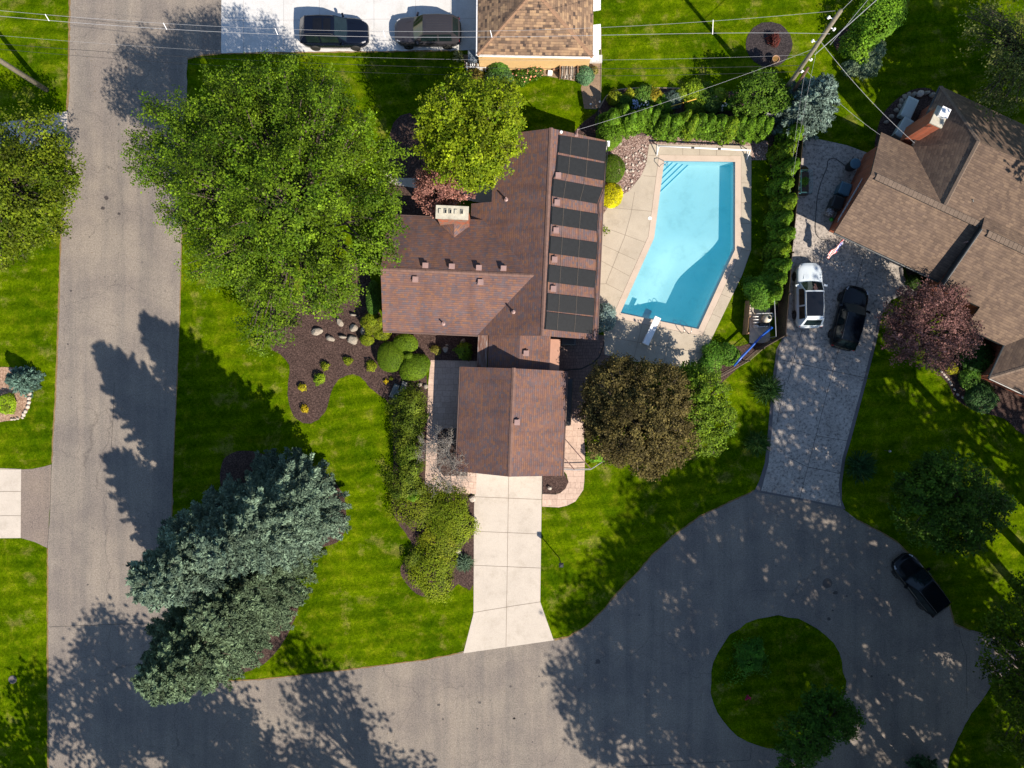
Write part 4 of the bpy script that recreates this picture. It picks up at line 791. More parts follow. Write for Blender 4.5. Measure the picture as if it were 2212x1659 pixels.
broad("maple_tree", "dense bronze-brown round maple south of the pool deck", "tree", (1345, 892), [(1330, 850, 3.9, 2.3, 1.9), (1420, 860, 4.3, 2.5, 2.0), (1378, 915, 4.8, 2.8, 2.2), (1430, 950, 4.0, 2.1, 1.7), (1330, 940, 3.7, 2.0, 1.6), (1400, 990, 3.1, 1.35, 1.1), (1300, 900, 3.4, 1.5, 1.4), (1345, 815, 3.2, 1.3, 1.1), (1462, 900, 3.6, 1.5, 1.3)],
    (.034, .026, .011), (.135, .112, .034), spray=.5, leaf=.125, dens=.62, trunk=.2, per=36, inner=.7, gv=.32, wid=.3, shrink=.93)
broad("tree", "bright green tree behind the bronze maple, nearer the driveway lawn", "tree", (1495, 880), [(1520, 850, 3.6, 1.6, 1.3), (1545, 910, 3.4, 1.3, 1.1), (1520, 945, 3.0, 1.15, 1.0), (1500, 890, 3.6, 1.5, 1.2), (1490, 820, 3.0, 1.1, .9)],
    (.045, .10, .006), (.15, .225, .014), spray=.55, leaf=.14, dens=.60, trunk=.12, per=32, inner=.6)
broad("plum_tree", "round purple-leaved tree in front of the brick house and the two driveway cars", "tree", (1945, 716), [(2010, 700, 4.5, 2.4, 1.6), (2070, 725, 4.0, 1.4, 1.1), (1955, 735, 3.8, 1.4, 1.1), (1985, 650, 3.8, 1.3, 1.0), (2020, 765, 3.6, 1.3, 1.0), (1935, 690, 3.6, 1.0, .8), (2050, 650, 3.9, 1.1, .9)],
    (.060, .026, .028), (.235, .125, .110), spray=.75, leaf=.12, dens=.78, trunk=.12, per=40, inner=.3, up=.25)
broad("tree", "tree with leaf colour darkened for shade on the shaded lawn north of the parked black car", "tree", (2000, 1045), [(2060, 1060, 5.2, 2.3, 1.6), (2000, 1100, 4.8, 2.0, 1.5), (2110, 1110, 4.6, 1.9, 1.3), (2060, 1140, 4.6, 1.9, 1.3), (2020, 1020, 4.0, 1.3, 1.1), (2150, 1090, 3.8, 1.0, .8), (1970, 1060, 3.6, 1.2, 1.0)],
    (.022, .062, .006), (.06, .12, .010), spray=.75, leaf=.18, dens=.6, trunk=.18, per=34)  # dark leaf colours stand in for the shade over this tree
broad("tree", "thin-crowned tree at the top right corner above the brick house", "tree", (2150, 135), [(2170, 90, 5.6, 2.3, 1.6), (2190, 180, 5.2, 1.9, 1.3), (2130, 55, 5.0, 1.5, 1.1), (2240, 130, 6.0, 2.4, 1.8), (2150, 210, 4.4, 1.2, .9)],
    (.030, .058, .008), (.15, .17, .045), spray=1.0, leaf=.12, dens=.5, trunk=.16, per=40, inner=.3, up=.1)
broad("tree", "big leafy tree at the right edge below the parked black car", "tree", (2165, 1410), [(2185, 1420, 5.0, 1.9, 1.5), (2178, 1500, 4.6, 1.5, 1.2), (2200, 1340, 4.8, 1.9, 1.4), (2240, 1500, 5.6, 2.6, 1.8), (2215, 1590, 4.8, 1.7, 1.3), (2260, 1300, 5.5, 2.2, 1.6)],
    (.026, .064, .004), (.10, .150, .008), spray=1.0, leaf=.16, dens=.6, trunk=.18, per=42)
broad("tree", "bushy tree with shade put into its leaf colour at the lower edge of the round grass island", "tree", (1742, 1556), [(1790, 1545, 4.4, 1.7, 1.3), (1740, 1590, 4.6, 1.7, 1.4), (1832, 1555, 3.7, .9, .8), (1715, 1635, 3.8, 1.1, .9), (1770, 1520, 3.8, 1.0, .8)],
    (.018, .062, .006), (.05, .12, .010), spray=.6, leaf=.15, dens=.62, trunk=.14, per=34, inner=.6)  # leaf colours darkened, putting the island's shade into the crown
spruce("spruce_tree", "small dark conifer poking in at the bottom edge of the turning circle", "tree", (1985, 1652), 4.0, 1.0, (.02, .055, .02), (.05, .10, .04), tuft=.22, whorl=.25)
# tall trees standing just outside the picture, whose shade falls into it
TG1, TG2 = (.030, .075, .006), (.10, .17, .012)
def offtree(sx, sy, zc, r, rz, label, trunk=.35, dens=.30, gap=1.0, extra=()):
    """crown centre at height zc whose shadow centre is the ground point (sx, sy)"""
    k = 1.1504*zc/S; x0 = sx+k*math.sin(R(SUN_AZ)); y0 = sy+k*math.cos(R(SUN_AZ)); f = 1/(1-zc/H); bx_ = max(x0, 2250) if (x0 > 1950 and y0 < 1690) else x0; by_ = max(y0, 1715) if (x0 <= 1950) else y0
    lob = [(1106+(x0-1106)*f, 829.5+(y0-829.5)*f, zc, r, rz)]
    for dx, dy, dz, rr_, rz_ in extra:
        z2 = zc+dz; f2 = 1/(1-z2/H); lob.append((1106+(x0+dx-1106)*f2, 829.5+(y0+dy-829.5)*f2, z2, rr_, rz_))
    broad("tree", label, "tree", (bx_, by_), lob, TG1, TG2, spray=1.4, leaf=.36, dens=dens*.70, trunk=trunk, per=30, inner=.35, wid=.30)
    return lob
E = ((-120, 60, -1, 3.0, 2.0), (130, -40, -1, 3.0, 2.0), (30, 130, -.5, 3.2, 2.0))
offtree(290, 1490, 12.5, 4.8, 2.6, "tall tree south of the street corner, just outside the lower left of the picture", extra=((-130, 40, -.5, 3.4, 2.2), (150, 60, -.5, 3.4, 2.2), (-70, -120, -2.0, 2.8, 1.8), (40, -110, -2.0, 2.4, 1.6), (20, 150, 0, 3.6, 2.2), (170, 140, 0, 3.2, 2.2)), dens=.58)
offtree(740, 1590, 13.5, 3.2, 3.0, "tall narrow tree south of the street, just below the picture left of the concrete drive", extra=((-50, -110, 1.0, 2.0, 2.0), (90, 90, -1, 2.8, 2.0), (-110, 80, -1, 2.6, 2)), dens=.40)
offtree(1420, 1440, 16.5, 4.8, 2.8, "broad tall tree below the picture, the nearest of the southern trees to the concrete drive", extra=((-110, 60, -.5, 3.0, 2.0), (140, 110, -1, 3.4, 2), (-20, -120, -.5, 2.8, 2), (110, -110, -.5, 3.0, 2.0)), dens=.40)
offtree(1720, 1290, 17.5, 4.8, 2.8, "tallest tree below the picture, straight south of the round grass island", extra=((-140, 20, -1, 3.2, 2.0), (140, -20, -1, 3.4, 2.0), (-60, -110, -.5, 2.8, 2), (40, 140, -.5, 3.4, 2)), dens=.40)
offtree(2010, 1440, 15.5, 4.4, 2.6, "tall tree outside the lower right corner of the picture", extra=((-150, 60, -1, 3.0, 2.0), (90, -140, -1, 3.2, 2.0), (-90, 170, -1, 3.4, 2)), dens=.40)
offtree(1720, 1560, 15.0, 4.0, 2.4, "tall tree below the picture between the island and the right corner", extra=((140, 80, -1, 3.0, 2.0), (-140, 50, -1, 3.0, 2)), dens=.44)
offtree(1900, 1060, 15.5, 4.2, 2.4, "tall tree outside the right edge, shading the upper part of the turning circle", extra=((-120, 40, -1, 3.0, 2.0), (120, 30, -1, 3.2, 2.0), (40, -130, -1, 2.8, 2)), dens=.40)
offtree(1480, 1140, 19.5, 4.0, 2.2, "tall tree far below the picture whose shade reaches the lawn by the turning circle", extra=((120, -90, -.5, 3.2, 2.0), (190, -190, -1, 3.0, 1.8)), dens=.40)
offtree(2130, 900, 13.0, 3.6, 2.2, "tree outside the right edge beside the lower wing of the brick house", extra=((80, 110, -1, 2.6, 1.8), (120, -70, 0, 2.8, 2)), dens=.40)
offtree(2030, 80, 12.0, 4.0, 2.4, "tree outside the right edge north of the brick house", extra=((-110, 40, -1, 3.0, 2.0), (100, 60, -1, 3.0, 2), (60, -90, 0, 3, 2)), dens=.28)
offtree(2130, 400, 12.0, 2.2, 1.6, "tree outside the right edge whose shade falls on the taupe shingle roof", extra=((60, 120, 0, 1.8, 1.2), (50, -110, 0, 1.8, 1.2)), dens=.40)
offtree(1910, 1190, 13.5, 3.2, 2.0, "tree outside the right edge level with the parked black car", extra=((130, 90, 0, 2.8, 2),), dens=.40)
offtree(20, 1600, 9.0, 2.8, 2.0, "tree below the lower left corner of the picture, west of the street", extra=((40, -110, -1, 1.8, 1.4),), dens=.44)
for sx, sy, z_, r_, lab in ((1745, 960, 16.5, 4.6, "tall tree outside the right edge shading the lower end of the stamped driveway"), (1770, 800, 16.5, 4.2, "tall tree outside the right edge shading the middle of the stamped driveway"), (1800, 680, 17.0, 3.0, "tall tree outside the right edge shading the cars on the stamped driveway"),
        (1950, 975, 15.0, 4.2, "tall tree outside the right edge shading the tree on the right-hand lawn"), (1600, 1240, 18.0, 3.6, "tall tree far outside the lower right shading the circle's entrance"), (1690, 1440, 15.5, 3.6, "tall tree below the picture shading the round grass island"), (1990, 1300, 13.5, 2.8, "tree outside the right edge just south of the parked black car"),
        (1560, 1370, 17.0, 3.0, "slender tall tree below the picture, between the concrete drive and the island"), (2110, 170, 11.0, 3.2, "tree outside the right edge beside the thin-crowned one"), (1940, 60, 12.0, 2.8, "tree beyond the top right corner of the picture"), (1500, 1600, 15.0, 3.4, "tall tree below the picture at the bottom of the turning circle")):
    offtree(sx, sy, z_, r_, 2.2, lab, dens=.36, extra=((-90, 60, -1, r_*.62, 1.8), (100, -50, -1, r_*.62, 1.8)))
offtree(1475, 1115, 19.0, 3.2, 2.0, "tall tree far below the picture shading the lawn south of the bronze maple", dens=.66, extra=((110, -70, 0, 2.6, 1.8), (-70, 90, 0, 2.4, 1.8)))
offtree(1330, 1290, 17.0, 2.4, 1.8, "tall slim tree below the picture shading the verge beside the concrete drive", dens=.66, extra=((70, -60, 0, 2.2, 1.6), (-60, 60, 0, 1.8, 1.4)))
offtree(1290, 1470, 15.5, 3.0, 2.0, "broad tree below the picture nearest the lower end of the concrete drive", dens=.66, extra=((40, 110, 0, 2.8, 1.8), (100, -60, 0, 2.6, 1.8)))
offtree(2110, 1610, 13.5, 3.4, 2.2, "tree beyond the lower right corner shading the last patch of lawn", dens=.6, extra=((-60, -110, 0, 2.6, 1.8), (60, 40, 0, 2.6, 1.8)))
offtree(1560, 1500, 15.5, 4.2, 2.4, "tall tree far below the picture, left of the tallest one", extra=((-120, 90, -1, 3.2, 2.0), (120, -60, -1, 3.0, 2)), dens=.34)
offtree(1870, 1300, 16.0, 4.0, 2.4, "tall tree beyond the lower right corner, shading the turning circle's middle", extra=((-100, -110, -1, 3.0, 2.0), (60, 150, -1, 3.0, 2)), dens=.28)
offtree(520, 1640, 12.0, 3.6, 2.2, "tree south of the street between the corner tree and the narrow one", extra=((-90, -60, -1, 2.4, 1.6),), dens=.40)

# bare tree by the garage
def bare(label, D, z, h, spread):
    c = W(D[0], D[1], z); r = empty("bare_tree", (c.x, c.y, 0), 0, label, "bare tree"); rr = random.Random(3); tb = MB(); br = MB()
    tb.tube([(0, 0, -.05), (.05, .02, .5), (.0, .05, 1.0)], [.12, .10, .09], 8); tb.build("trunk", GBARK, r)
    def grow(p, d, L, rad, lev):
        q = p; pts = [p]; dd = d
        for i in range(4):
            dd = (dd+Vector((rr.gauss(0, .22), rr.gauss(0, .22), rr.gauss(0, .12)+.04))).normalized(); q = q+dd*L/4; pts.append(q)
            if lev < 4:
                for _ in range(2 if lev < 3 else 3):
                    s_ = dd.cross(Vector((rr.gauss(0, 1), rr.gauss(0, 1), rr.gauss(0, 1)))).normalized(); nd_ = (dd*.55+s_*.85).normalized()
                    if rr.random() < .72: grow(q, nd_, L*rr.uniform(.45, .68), max(.009, rad*.52), lev+1)
        br.tube(pts, [rad*(1-.17*i) for i in range(5)], 4 if lev > 1 else 6, cap=False)
    for k in range(7): a = k*.9+.3; grow(Vector((0, .05, 1.0)), Vector((math.cos(a), math.sin(a), .75)).normalized(), spread, .06, 1)
    br.build("branches", GBARK, r)
bare("leafless grey tree in the small bed beside the garage roof", (965, 990), 2.2, 3.4, 2.0)
# clipped topiary pads and low junipers in front of the house
def pads(name, label, items, c1, c2, cat="shrub", leaf=.075, group=None):
    for i, (lab, D, r, ry, h, z, rz) in enumerate(items):
        bush(name, lab, D, r, h, c1, c2, cat, leaf, group, z=z, ry=ry, rz=rz, rough=.045, dens=1.0, up=.3, gv=.07)
TP1, TP2 = (.040, .080, .004), (.095, .150, .008)
pads("clipped_shrub", "", [
    ("clipped round shrub, leftmost of the cloud-pruned cluster in the mulch", T(1, 1, 1140, 1412), .98, 1.12, 1.3, .9, 0), ("clipped round shrub touching the house eave, highest of the cloud-pruned cluster", T(1, 1, 1268, 1292), .90, .68, 1.2, .85, 0),
    ("largest clipped round shrub, lowest of the cloud-pruned cluster by the paved path", T(1, 1, 1352, 1500), 1.16, .92, 1.3, .9, .5), ("smallest clipped ball in the middle of the cloud-pruned cluster", T(1, 1, 1300, 1408), .34, .32, 1.2, 1.0, 0)], TP1, TP2, group="cloud-pruned shrubs in the front bed")
YG1, YG2 = (.055, .085, .004), (.16, .185, .010)
bush("yellow_shrub", "yellow-green shrub against the south-west corner of the solar-roofed house", T(1, 1, 985, 1120), .68, 1.3, YG1, YG2, "shrub", .10, ry=.85, rough=.12)
bush("yellow_shrub", "small yellow-green shrub just left of the cloud-pruned cluster", T(1, 1, 945, 1268), .52, .9, YG1, YG2, "shrub", .10, ry=.42, rough=.12)
bush("yellow_shrub", "yellow-green shrub tucked under the south eave next to the cloud-pruned cluster", T(1, 1, 1070, 1222), .5, .9, YG1, YG2, "shrub", .10, ry=.42, rough=.12)
bush("hedge", "shaded green hedge along the west wall of the solar-roofed house", T(1, 1, 1000, 920), .52, 1.5, (.035, .085, .01), (.07, .14, .02), "hedge", .10, ry=1.3, rough=.05)
bush("shrub", "dark green and yellow bush in the shaded corner between house and breezeway", T(1, 1, 1772, 1360), .62, 1.1, (.035, .075, .008), (.12, .17, .01), "bush", .12, rough=.2)
D1, D2 = (.026, .052, .004), (.105, .135, .012)
for lab, D, r, ry, h in (("dark hedge conifer nearest the slate slabs, first of the row left of the paved path", T(1, 2, 1320, 190), .98, .80, 1.9), ("dark hedge conifer, second of the row left of the paved path", T(1, 2, 1325, 330), .90, .70, 1.9),
        ("dark hedge conifer, third of the row left of the paved path", T(1, 2, 1320, 460), .85, .70, 1.7), ("dark hedge conifer beside the bare tree, fourth of the row left of the paved path", T(1, 2, 1300, 600), .85, .75, 1.7), ("dark hedge conifer, fifth of the row left of the paved path", T(1, 2, 1310, 740), .80, .72, 1.5), ("olive hedge conifer at the lower end of the row left of the paved path", T(1, 2, 1280, 880), .95, .72, 1.3)):
    bush("hedge_conifer", lab, D, r, h, D1, D2, "hedge conifer", .12, "dark conifers in a row beside the paved front path", ry=ry*1.3, rough=.26, seedbumps=22, up=.5, gv=.22)
J1, J2 = (.052, .088, .004), (.150, .185, .008)
for lab, D, r, ry, h, rz, c1, c2 in (("spreading juniper at the paved path's inside corner, upper left of the group", T(1, 2, 1400, 1060), 1.75, 1.15, .95, -.25, (.045, .072, .004), (.13, .15, .010)), ("bright green juniper patch at the bend of the paved path", T(1, 2, 1330, 985), .6, .4, 1.1, 0, (.045, .11, .005), (.12, .22, .012)),
        ("upright rounded juniper beside the concrete drive, top right of the low juniper group", T(1, 2, 1690, 1170), 1.35, 1.75, 1.15, .25, J1, J2), ("spreading juniper in the middle of the low juniper group", T(1, 2, 1560, 1360), 1.5, 1.35, .95, .2, J1, (.16, .17, .01)), ("large spreading juniper at the lower tip of the bed beside the concrete drive", T(1, 2, 1500, 1620), 1.55, 1.75, .95, 0, J1, J2), ("small olive juniper tuft at the left edge of the low juniper group", T(1, 2, 1340, 1520), .55, .6, .8, 0, D1, D2)):
    bush("juniper", lab, D, r, h, c1, c2, "juniper", .12, "low junipers beside the concrete drive", ry=ry*1.06, rz=rz, rough=.19, seedbumps=24, up=.5, gv=.10, z=h*.8)
plant("grass_clump", "blue-green ornamental grass clump beside the concrete drive", T(1, 2, 1775, 1540), .72, .6, (.05, .09, .055), (.13, .20, .13), "ornamental grass", 900, .34, .06)
# shrubs by the pool
bush("clipped_shrub", "dark green ball shrub in the gravel between the solar roof and the pool", T(2, 0, 850, 1440), .92, 1.4, (.030, .062, .004), (.065, .105, .008), "ball shrub", .07, rough=.03, up=.2, ry=1.02)
bush("clipped_shrub", "bright yellow ball shrub at the edge of the pool deck by the solar roof", T(2, 1, 845, 35), .85, 1.2, (.20, .22, .004), (.42, .38, .006), "ball shrub", .08, rough=.05, up=.3, ry=.88)
bush("blue_shrub", "blue-grey globe spruce at the south-east corner of the solar roof", T(2, 1, 800, 1080), .75, 1.2, (.055, .085, .075), (.19, .26, .235), "globe spruce", .10, rough=.10, ry=1.0, mat=NEED)
plant("plant", "lone leafy sprig poking out from under the solar roof over the deck", T(2, 1, 795, 338), .38, .5, (.07, .12, .01), (.2, .26, .03), "plant", 60, .13, .28)
H1, H2 = (.040, .100, .006), (.115, .215, .014); HY = (.17, .25, .012)
north = [(845, 1020, 1.2), (950, 970, .8), (1010, 1030, 1.0), (1095, 1000, .85), (1150, 985, .95), (1205, 1010, .9), (1290, 1060, 1.0), (1380, 1060, 1.1), (1470, 1020, .9), (1530, 1060, 1.0), (1600, 1050, .95), (1670, 1060, 1.05), (1765, 1060, 1.0), (1850, 1080, 1.1), (1930, 1060, .95), (2000, 1080, 1.05), (2080, 1060, 1.0), (2150, 1080, 1.05)]
def arbor(lab, D, r, h, c1, c2, grp):
    z = h*.5; c = W(D[0], D[1], z); root = empty("arborvitae", (c.x, c.y, 0), rng.uniform(0, 6), lab, "arborvitae", grp)
    n = int(2300*r*h/2.6); t = rng.random(n)**.9; a = rng.uniform(0, 6.28, n); lob = 1+.20*np.sin(a*3+t*9)*np.sin(t*14+a)+.10*np.sin(a*7+t*20)
    rad = r*.62*np.clip((1-t)**.62*1.25, 0, 1)*lob*(1-rng.random(n)**2*.25)
    P = np.stack([rad*np.cos(a), rad*np.sin(a), t*h+.05], 1); o = np.stack([np.cos(a), np.sin(a), np.full(n, .55)], 1)
    N = unit(o+rng.normal(0, .4, (n, 3))); L = rng.uniform(.10, .22, n); g = ((a*1.9).astype(int)*7+(t*6).astype(int))
    tint_mesh("crown", P, N, o*.4+np.array([0, 0, 1])+rng.normal(0, .35, (n, 3)), L, L*.6, tintcol(n, c1, c2, .2, g-g.min(), .25), LEAF, root)
    s_ = MB(); s_.tube([(0, 0, -.05), (0, 0, h*.8)], [.06, .02], 6); s_.build("trunk", BARK, root)
names = ("first", "second", "third", "fourth", "fifth", "sixth", "seventh", "eighth", "ninth", "tenth", "eleventh", "twelfth", "thirteenth", "fourteenth", "fifteenth", "sixteenth", "seventeenth", "eighteenth")
for i, (x, y, r) in enumerate(north): arbor(f"green arborvitae, {names[i]} from the left along the north side of the pool", T(2, 0, x, y), r*1.12, 2.9, H1, HY if i in (8, 9, 13) else H2, "arborvitae row north of the pool")
east = [(0, 2230-740*2.9105, 1050)] 
EP = [(1712, 290), (1698, 325), (1704, 362), (1692, 400), (1698, 438), (1690, 474), (1694, 508), (1684, 542), (1686, 575), (1676, 606), (1668, 634)]
for i, D in enumerate(EP): arbor(f"green arborvitae, {names[i]} from the top beside the brown fence", D, 1.28, 3.0, H1, HY if i in (1, 4, 7) else H2, "arborvitae row east of the pool")
bush("shrub", "large leafy shrub at the upper left end of the northern arborvitae row", T(2, 0, 830, 1170), .9, 1.9, (.035, .08, .005), (.09, .16, .01), "bush", .13, rough=.12)
# mixed border north of the hedge
bd = [("yellow-green perennial clump by the curved stone edging at the border's left end", 870, 830, .55, YG1, YG2), ("dark green perennial clump among the border plants, left of the blue flowers", 960, 870, .6, (.02, .055, .006), (.06, .12, .01)), ("small golden shrub above the blue flowers", 1000, 800, .35, (.10, .12, .006), (.22, .24, .01)),
      ("fern-like green clump behind the blue flowers", 1130, 800, .75, (.03, .075, .01), (.09, .15, .02)), ("orange-tinged shrub right of the fern-like clump", 1210, 820, .55, (.11, .10, .008), (.24, .20, .015)), ("feathery green bush in the middle of the border", 1290, 900, .7, (.035, .09, .006), (.1, .18, .01)), ("grey-green mound in the middle of the border", 1370, 850, .6, (.035, .055, .045), (.09, .13, .10)),
      ("yellow-green bush over the middle of the border", 1550, 780, .75, (.06, .11, .005), (.15, .2, .01)), ("dark green bush over the right part of the border", 1640, 800, .75, (.03, .07, .006), (.08, .14, .01)), ("grassy yellow-green tuft near the right end of the border", 1770, 810, .5, (.07, .12, .008), (.18, .24, .02)), ("spiky green clump beside the pale flowers on the right", 1700, 900, .6, (.03, .07, .01), (.09, .15, .03)), ("leafy green bush beside the yellow pole", 1560, 900, .6, (.045, .09, .005), (.13, .19, .01)), ("small dark bush in the shade at the right of the border", 1870, 890, .5, (.02, .06, .006), (.06, .12, .01)), ("low golden-green bush near the small white ornament", 1440, 800, .4, (.06, .10, .006), (.15, .20, .012))]
for lab, x, y, r, a, b in bd: bush("perennial", lab, T(2, 0, x, y), r, .9, a, b, "border plant", .13, "plants in the border north of the arborvitae", rough=.2)
def flowers(lab, D, r, c, n=70):
    p = W(D[0], D[1], .5); root = empty("flowering_shrub", (p.x, p.y, 0), 0, lab, "flowering shrub"); m = 700
    d = unit(rng.normal(size=(m, 3))); d[:, 2] = np.abs(d[:, 2]); P = d*np.array([r, r, .6])*rng.uniform(.7, 1, (m, 1)); L = rng.uniform(.09, .16, m)
    tint_mesh("foliage", P, unit(d+rng.normal(0, .4, (m, 3))), d+.3, L, L*.6, tintcol(m, (.03, .08, .01), (.09, .17, .02), .2), LEAF, root)
    d = unit(rng.normal(size=(n, 3))); d[:, 2] = np.abs(d[:, 2])+.3; P = d*np.array([r, r, .62]); L = rng.uniform(.08, .14, n)
    tint_mesh("blossom", P, unit(np.array([0, 0, 1.])+d*.4), rng.normal(size=(n, 3)), L, L, tintcol(n, c, tuple(min(1, x*1.3) for x in c), .1), LEAF, root)
flowers("blue-mauve flowering bush in the border north of the hedge, left of the white one", T(2, 0, 1042, 878), .34, (.35, .42, .62)); flowers("white-flecked flowering bush in the border right of the blue-mauve one", T(2, 0, 1120, 890), .5, (.45, .45, .5), 40)
flowers("pale pink flowering clump in the right part of the border", T(2, 0, 1730, 850), .3, (.5, .3, .3), 24); flowers("white-flowered tuft low in the right part of the border", T(2, 0, 1810, 905), .25, (.6, .58, .5), 20)
broad("tree", "loose green small tree at the right end of the border below the overhead wires", "tree", (1635, 232), [(1640, 205, 2.8, 1.5, 1.1), (1610, 225, 2.4, 1.0, .8), (1675, 215, 2.6, 1.0, .9), (1650, 180, 2.6, .9, .7)], (.030, .078, .006), (.10, .18, .015), spray=.6, leaf=.14, dens=.6, trunk=.08, per=30)
# beds by the tan-roofed house
flowers("rose bush with pink blooms against the yellow siding", T(2, 0, 190, 585), .75, (.75, .28, .17), 22); flowers("rose bush with pale blooms, left neighbour below the yellow siding", T(2, 0, 80, 640), .7, (.75, .35, .25), 14)
bush("shrub", "green bush beside the picket rack and the roses", T(1, 0, 2080, 590), .75, 1.3, (.030, .085, .012), (.08, .16, .02), "bush", .12, rough=.12)
bush("shrub", "large blue-green shrub left of the rose bushes", T(1, 0, 2080, 700), .95, 1.2, (.030, .075, .022), (.075, .14, .045), "bush", .12, rough=.15)
bush("blue_shrub", "rounded blue-green bush below the firewood stack", T(2, 0, 622, 645), .68, 1.0, (.035, .09, .04), (.10, .18, .09), "bush", .09, rough=.06)
bush("shrub", "small brownish plant right of the rounded blue-green bush", T(2, 0, 700, 600), .3, .6, (.08, .08, .02), (.18, .15, .04), "plant", .10, rough=.15)
plant("plant", "pale variegated grass tuft at the end of the white driveway", T(1, 0, 1725, 480), .45, .8, (.14, .16, .05), (.34, .34, .16), "ornamental grass", 260, .30, .07)
bush("shrub", "low reddish-brown groundcover beside the picket rack", T(1, 0, 1860, 630), .6, .5, (.06, .045, .012), (.13, .11, .02), "groundcover", .11, rough=.2, ry=.4)
# top right beds
bush("shrub", "big bright green loose shrub running off the top edge right of the utility pole", (1897, 45), 1.5, 2.6, (.035, .095, .006), (.12, .22, .012), "shrub", .16, ry=2.4, rz=-.6, rough=.2, seedbumps=14)
bush("shrub", "leafy green bush below the big bright shrub, beside the pale stone", (1850, 105), 1.0, 1.8, (.035, .095, .006), (.12, .21, .012), "shrub", .15, rough=.2)
for i, (lab, D, r) in enumerate((("grey-green juniper just right of the pale round stone", T(3, 0, 940, 430), .95), ("grey-green juniper above the round blue spruce", T(3, 0, 880, 560), .95), ("grey-green juniper between the pole and the round blue spruce's top", T(3, 0, 770, 560), .75))):
    bush("juniper", lab, D, r, 1.2, (.045, .075, .04), (.13, .18, .105), "juniper", .12, rough=.2, rz=.5, mat=NEED, seedbumps=12, ry=r*.7)
bush("red_shrub", "small red-leaved shrub in the round black mulch bed", T(3, 0, 85, 330), .42, .7, (.035, .012, .010), (.12, .028, .022), "shrub", .10, rough=.35)
# left bed
spruce("blue_shrub", "small blue-green spruce in the bark bed at the left edge", "spruce", (65, 822), 2.2, 1.1, (.035, .075, .06), (.12, .20, .16), tuft=.2, whorl=.16)
bush("shrub", "bright yellow-green bush below the small spruce in the bark bed", (10, 872), .75, .8, (.08, .14, .006), (.20, .28, .01), "bush", .12, rough=.12)
# right side lawn
plant("grass_clump", "dark fountain grass clump beside the curved end of the stamped driveway", T(3, 2, 825, 720), 1.3, .8, (.014, .05, .016), (.035, .09, .03), "ornamental grass", 1100, .5, .05)
plant("grass_clump", "dark fountain grass clump on the left verge of the stamped driveway, upper one", T(2, 2, 2180, 60), 1.2, .8, (.02, .06, .012), (.05, .11, .02), "ornamental grass", 900, .5, .05)
plant("grass_clump", "dark fountain grass clump on the left verge of the stamped driveway, lower one", T(2, 2, 2090, 520), 1.0, .7, (.02, .06, .012), (.05, .11, .02), "ornamental grass", 800, .5, .05)
bush("shrub", "dark rounded bush behind the stone edging near the lower wing", T(3, 2, 1850, 120), 1.1, 1.3, (.018, .05, .012), (.05, .10, .03), "bush", .13, rough=.1)
bush("shrub", "yellow-leaved bush below the purple tree", T(3, 1, 1590, 1510), .42, .7, (.12, .13, .006), (.28, .26, .01), "bush", .11, rough=.15)
bush("shrub", "green bush with orange blooms at the corner of the lower wing", T(3, 1, 1760, 1590), .8, 1.0, (.02, .065, .008), (.07, .14, .015), "bush", .13, rough=.15)
bush("shrub", "dark evergreen between the purple tree and the lower wing", T(3, 1, 1830, 1400), 1.3, 1.4, (.012, .04, .006), (.03, .07, .01), "bush", .15, rough=.15)
bush("shrub", "dark flowering bush in the curved bed at the garage corner", T(3, 1, 1290, 770), .6, .8, (.014, .035, .006), (.04, .07, .012), "bush", .12, rough=.15, ry=.5)
bush("shrub", "loose green bush in the round grass island", T(2, 3, 2050, 730), 1.4, .9, (.02, .07, .006), (.05, .13, .010), "bush", .16, rough=.25, seedbumps=14)
plant("flower", "pink flower cluster in the round grass island", T(2, 3, 2012, 1060), .25, .4, (.35, .01, .08), (.55, .03, .15), "flowers", 40, .12, .4)
for lab, D, r in (("low green bush beside the green pot at the deck's lower corner", T(2, 1, 1720, 1420), .85), ("green bush against the low wire fence, right of the potted plant", T(2, 1, 1850, 1400), .75), ("small dark bush at the lower deck corner by the bright green tree", T(2, 1, 1640, 1490), .6), ("green bush at the lower end of the eastern arborvitae row", T(2, 1, 2120, 870), 1.05)):
    bush("shrub", lab, D, r, 1.0 if r < 1 else 2.2, (.03, .085, .008), (.08, .16, .015), "bush", .12, rough=.18)
bush("shrub", "bright green bush beside the railed steps, under the bronze maple", T(2, 2, 710, 620), .68, .8, (.05, .13, .008), (.12, .24, .015), "bush", .12, rough=.15, ry=.5)
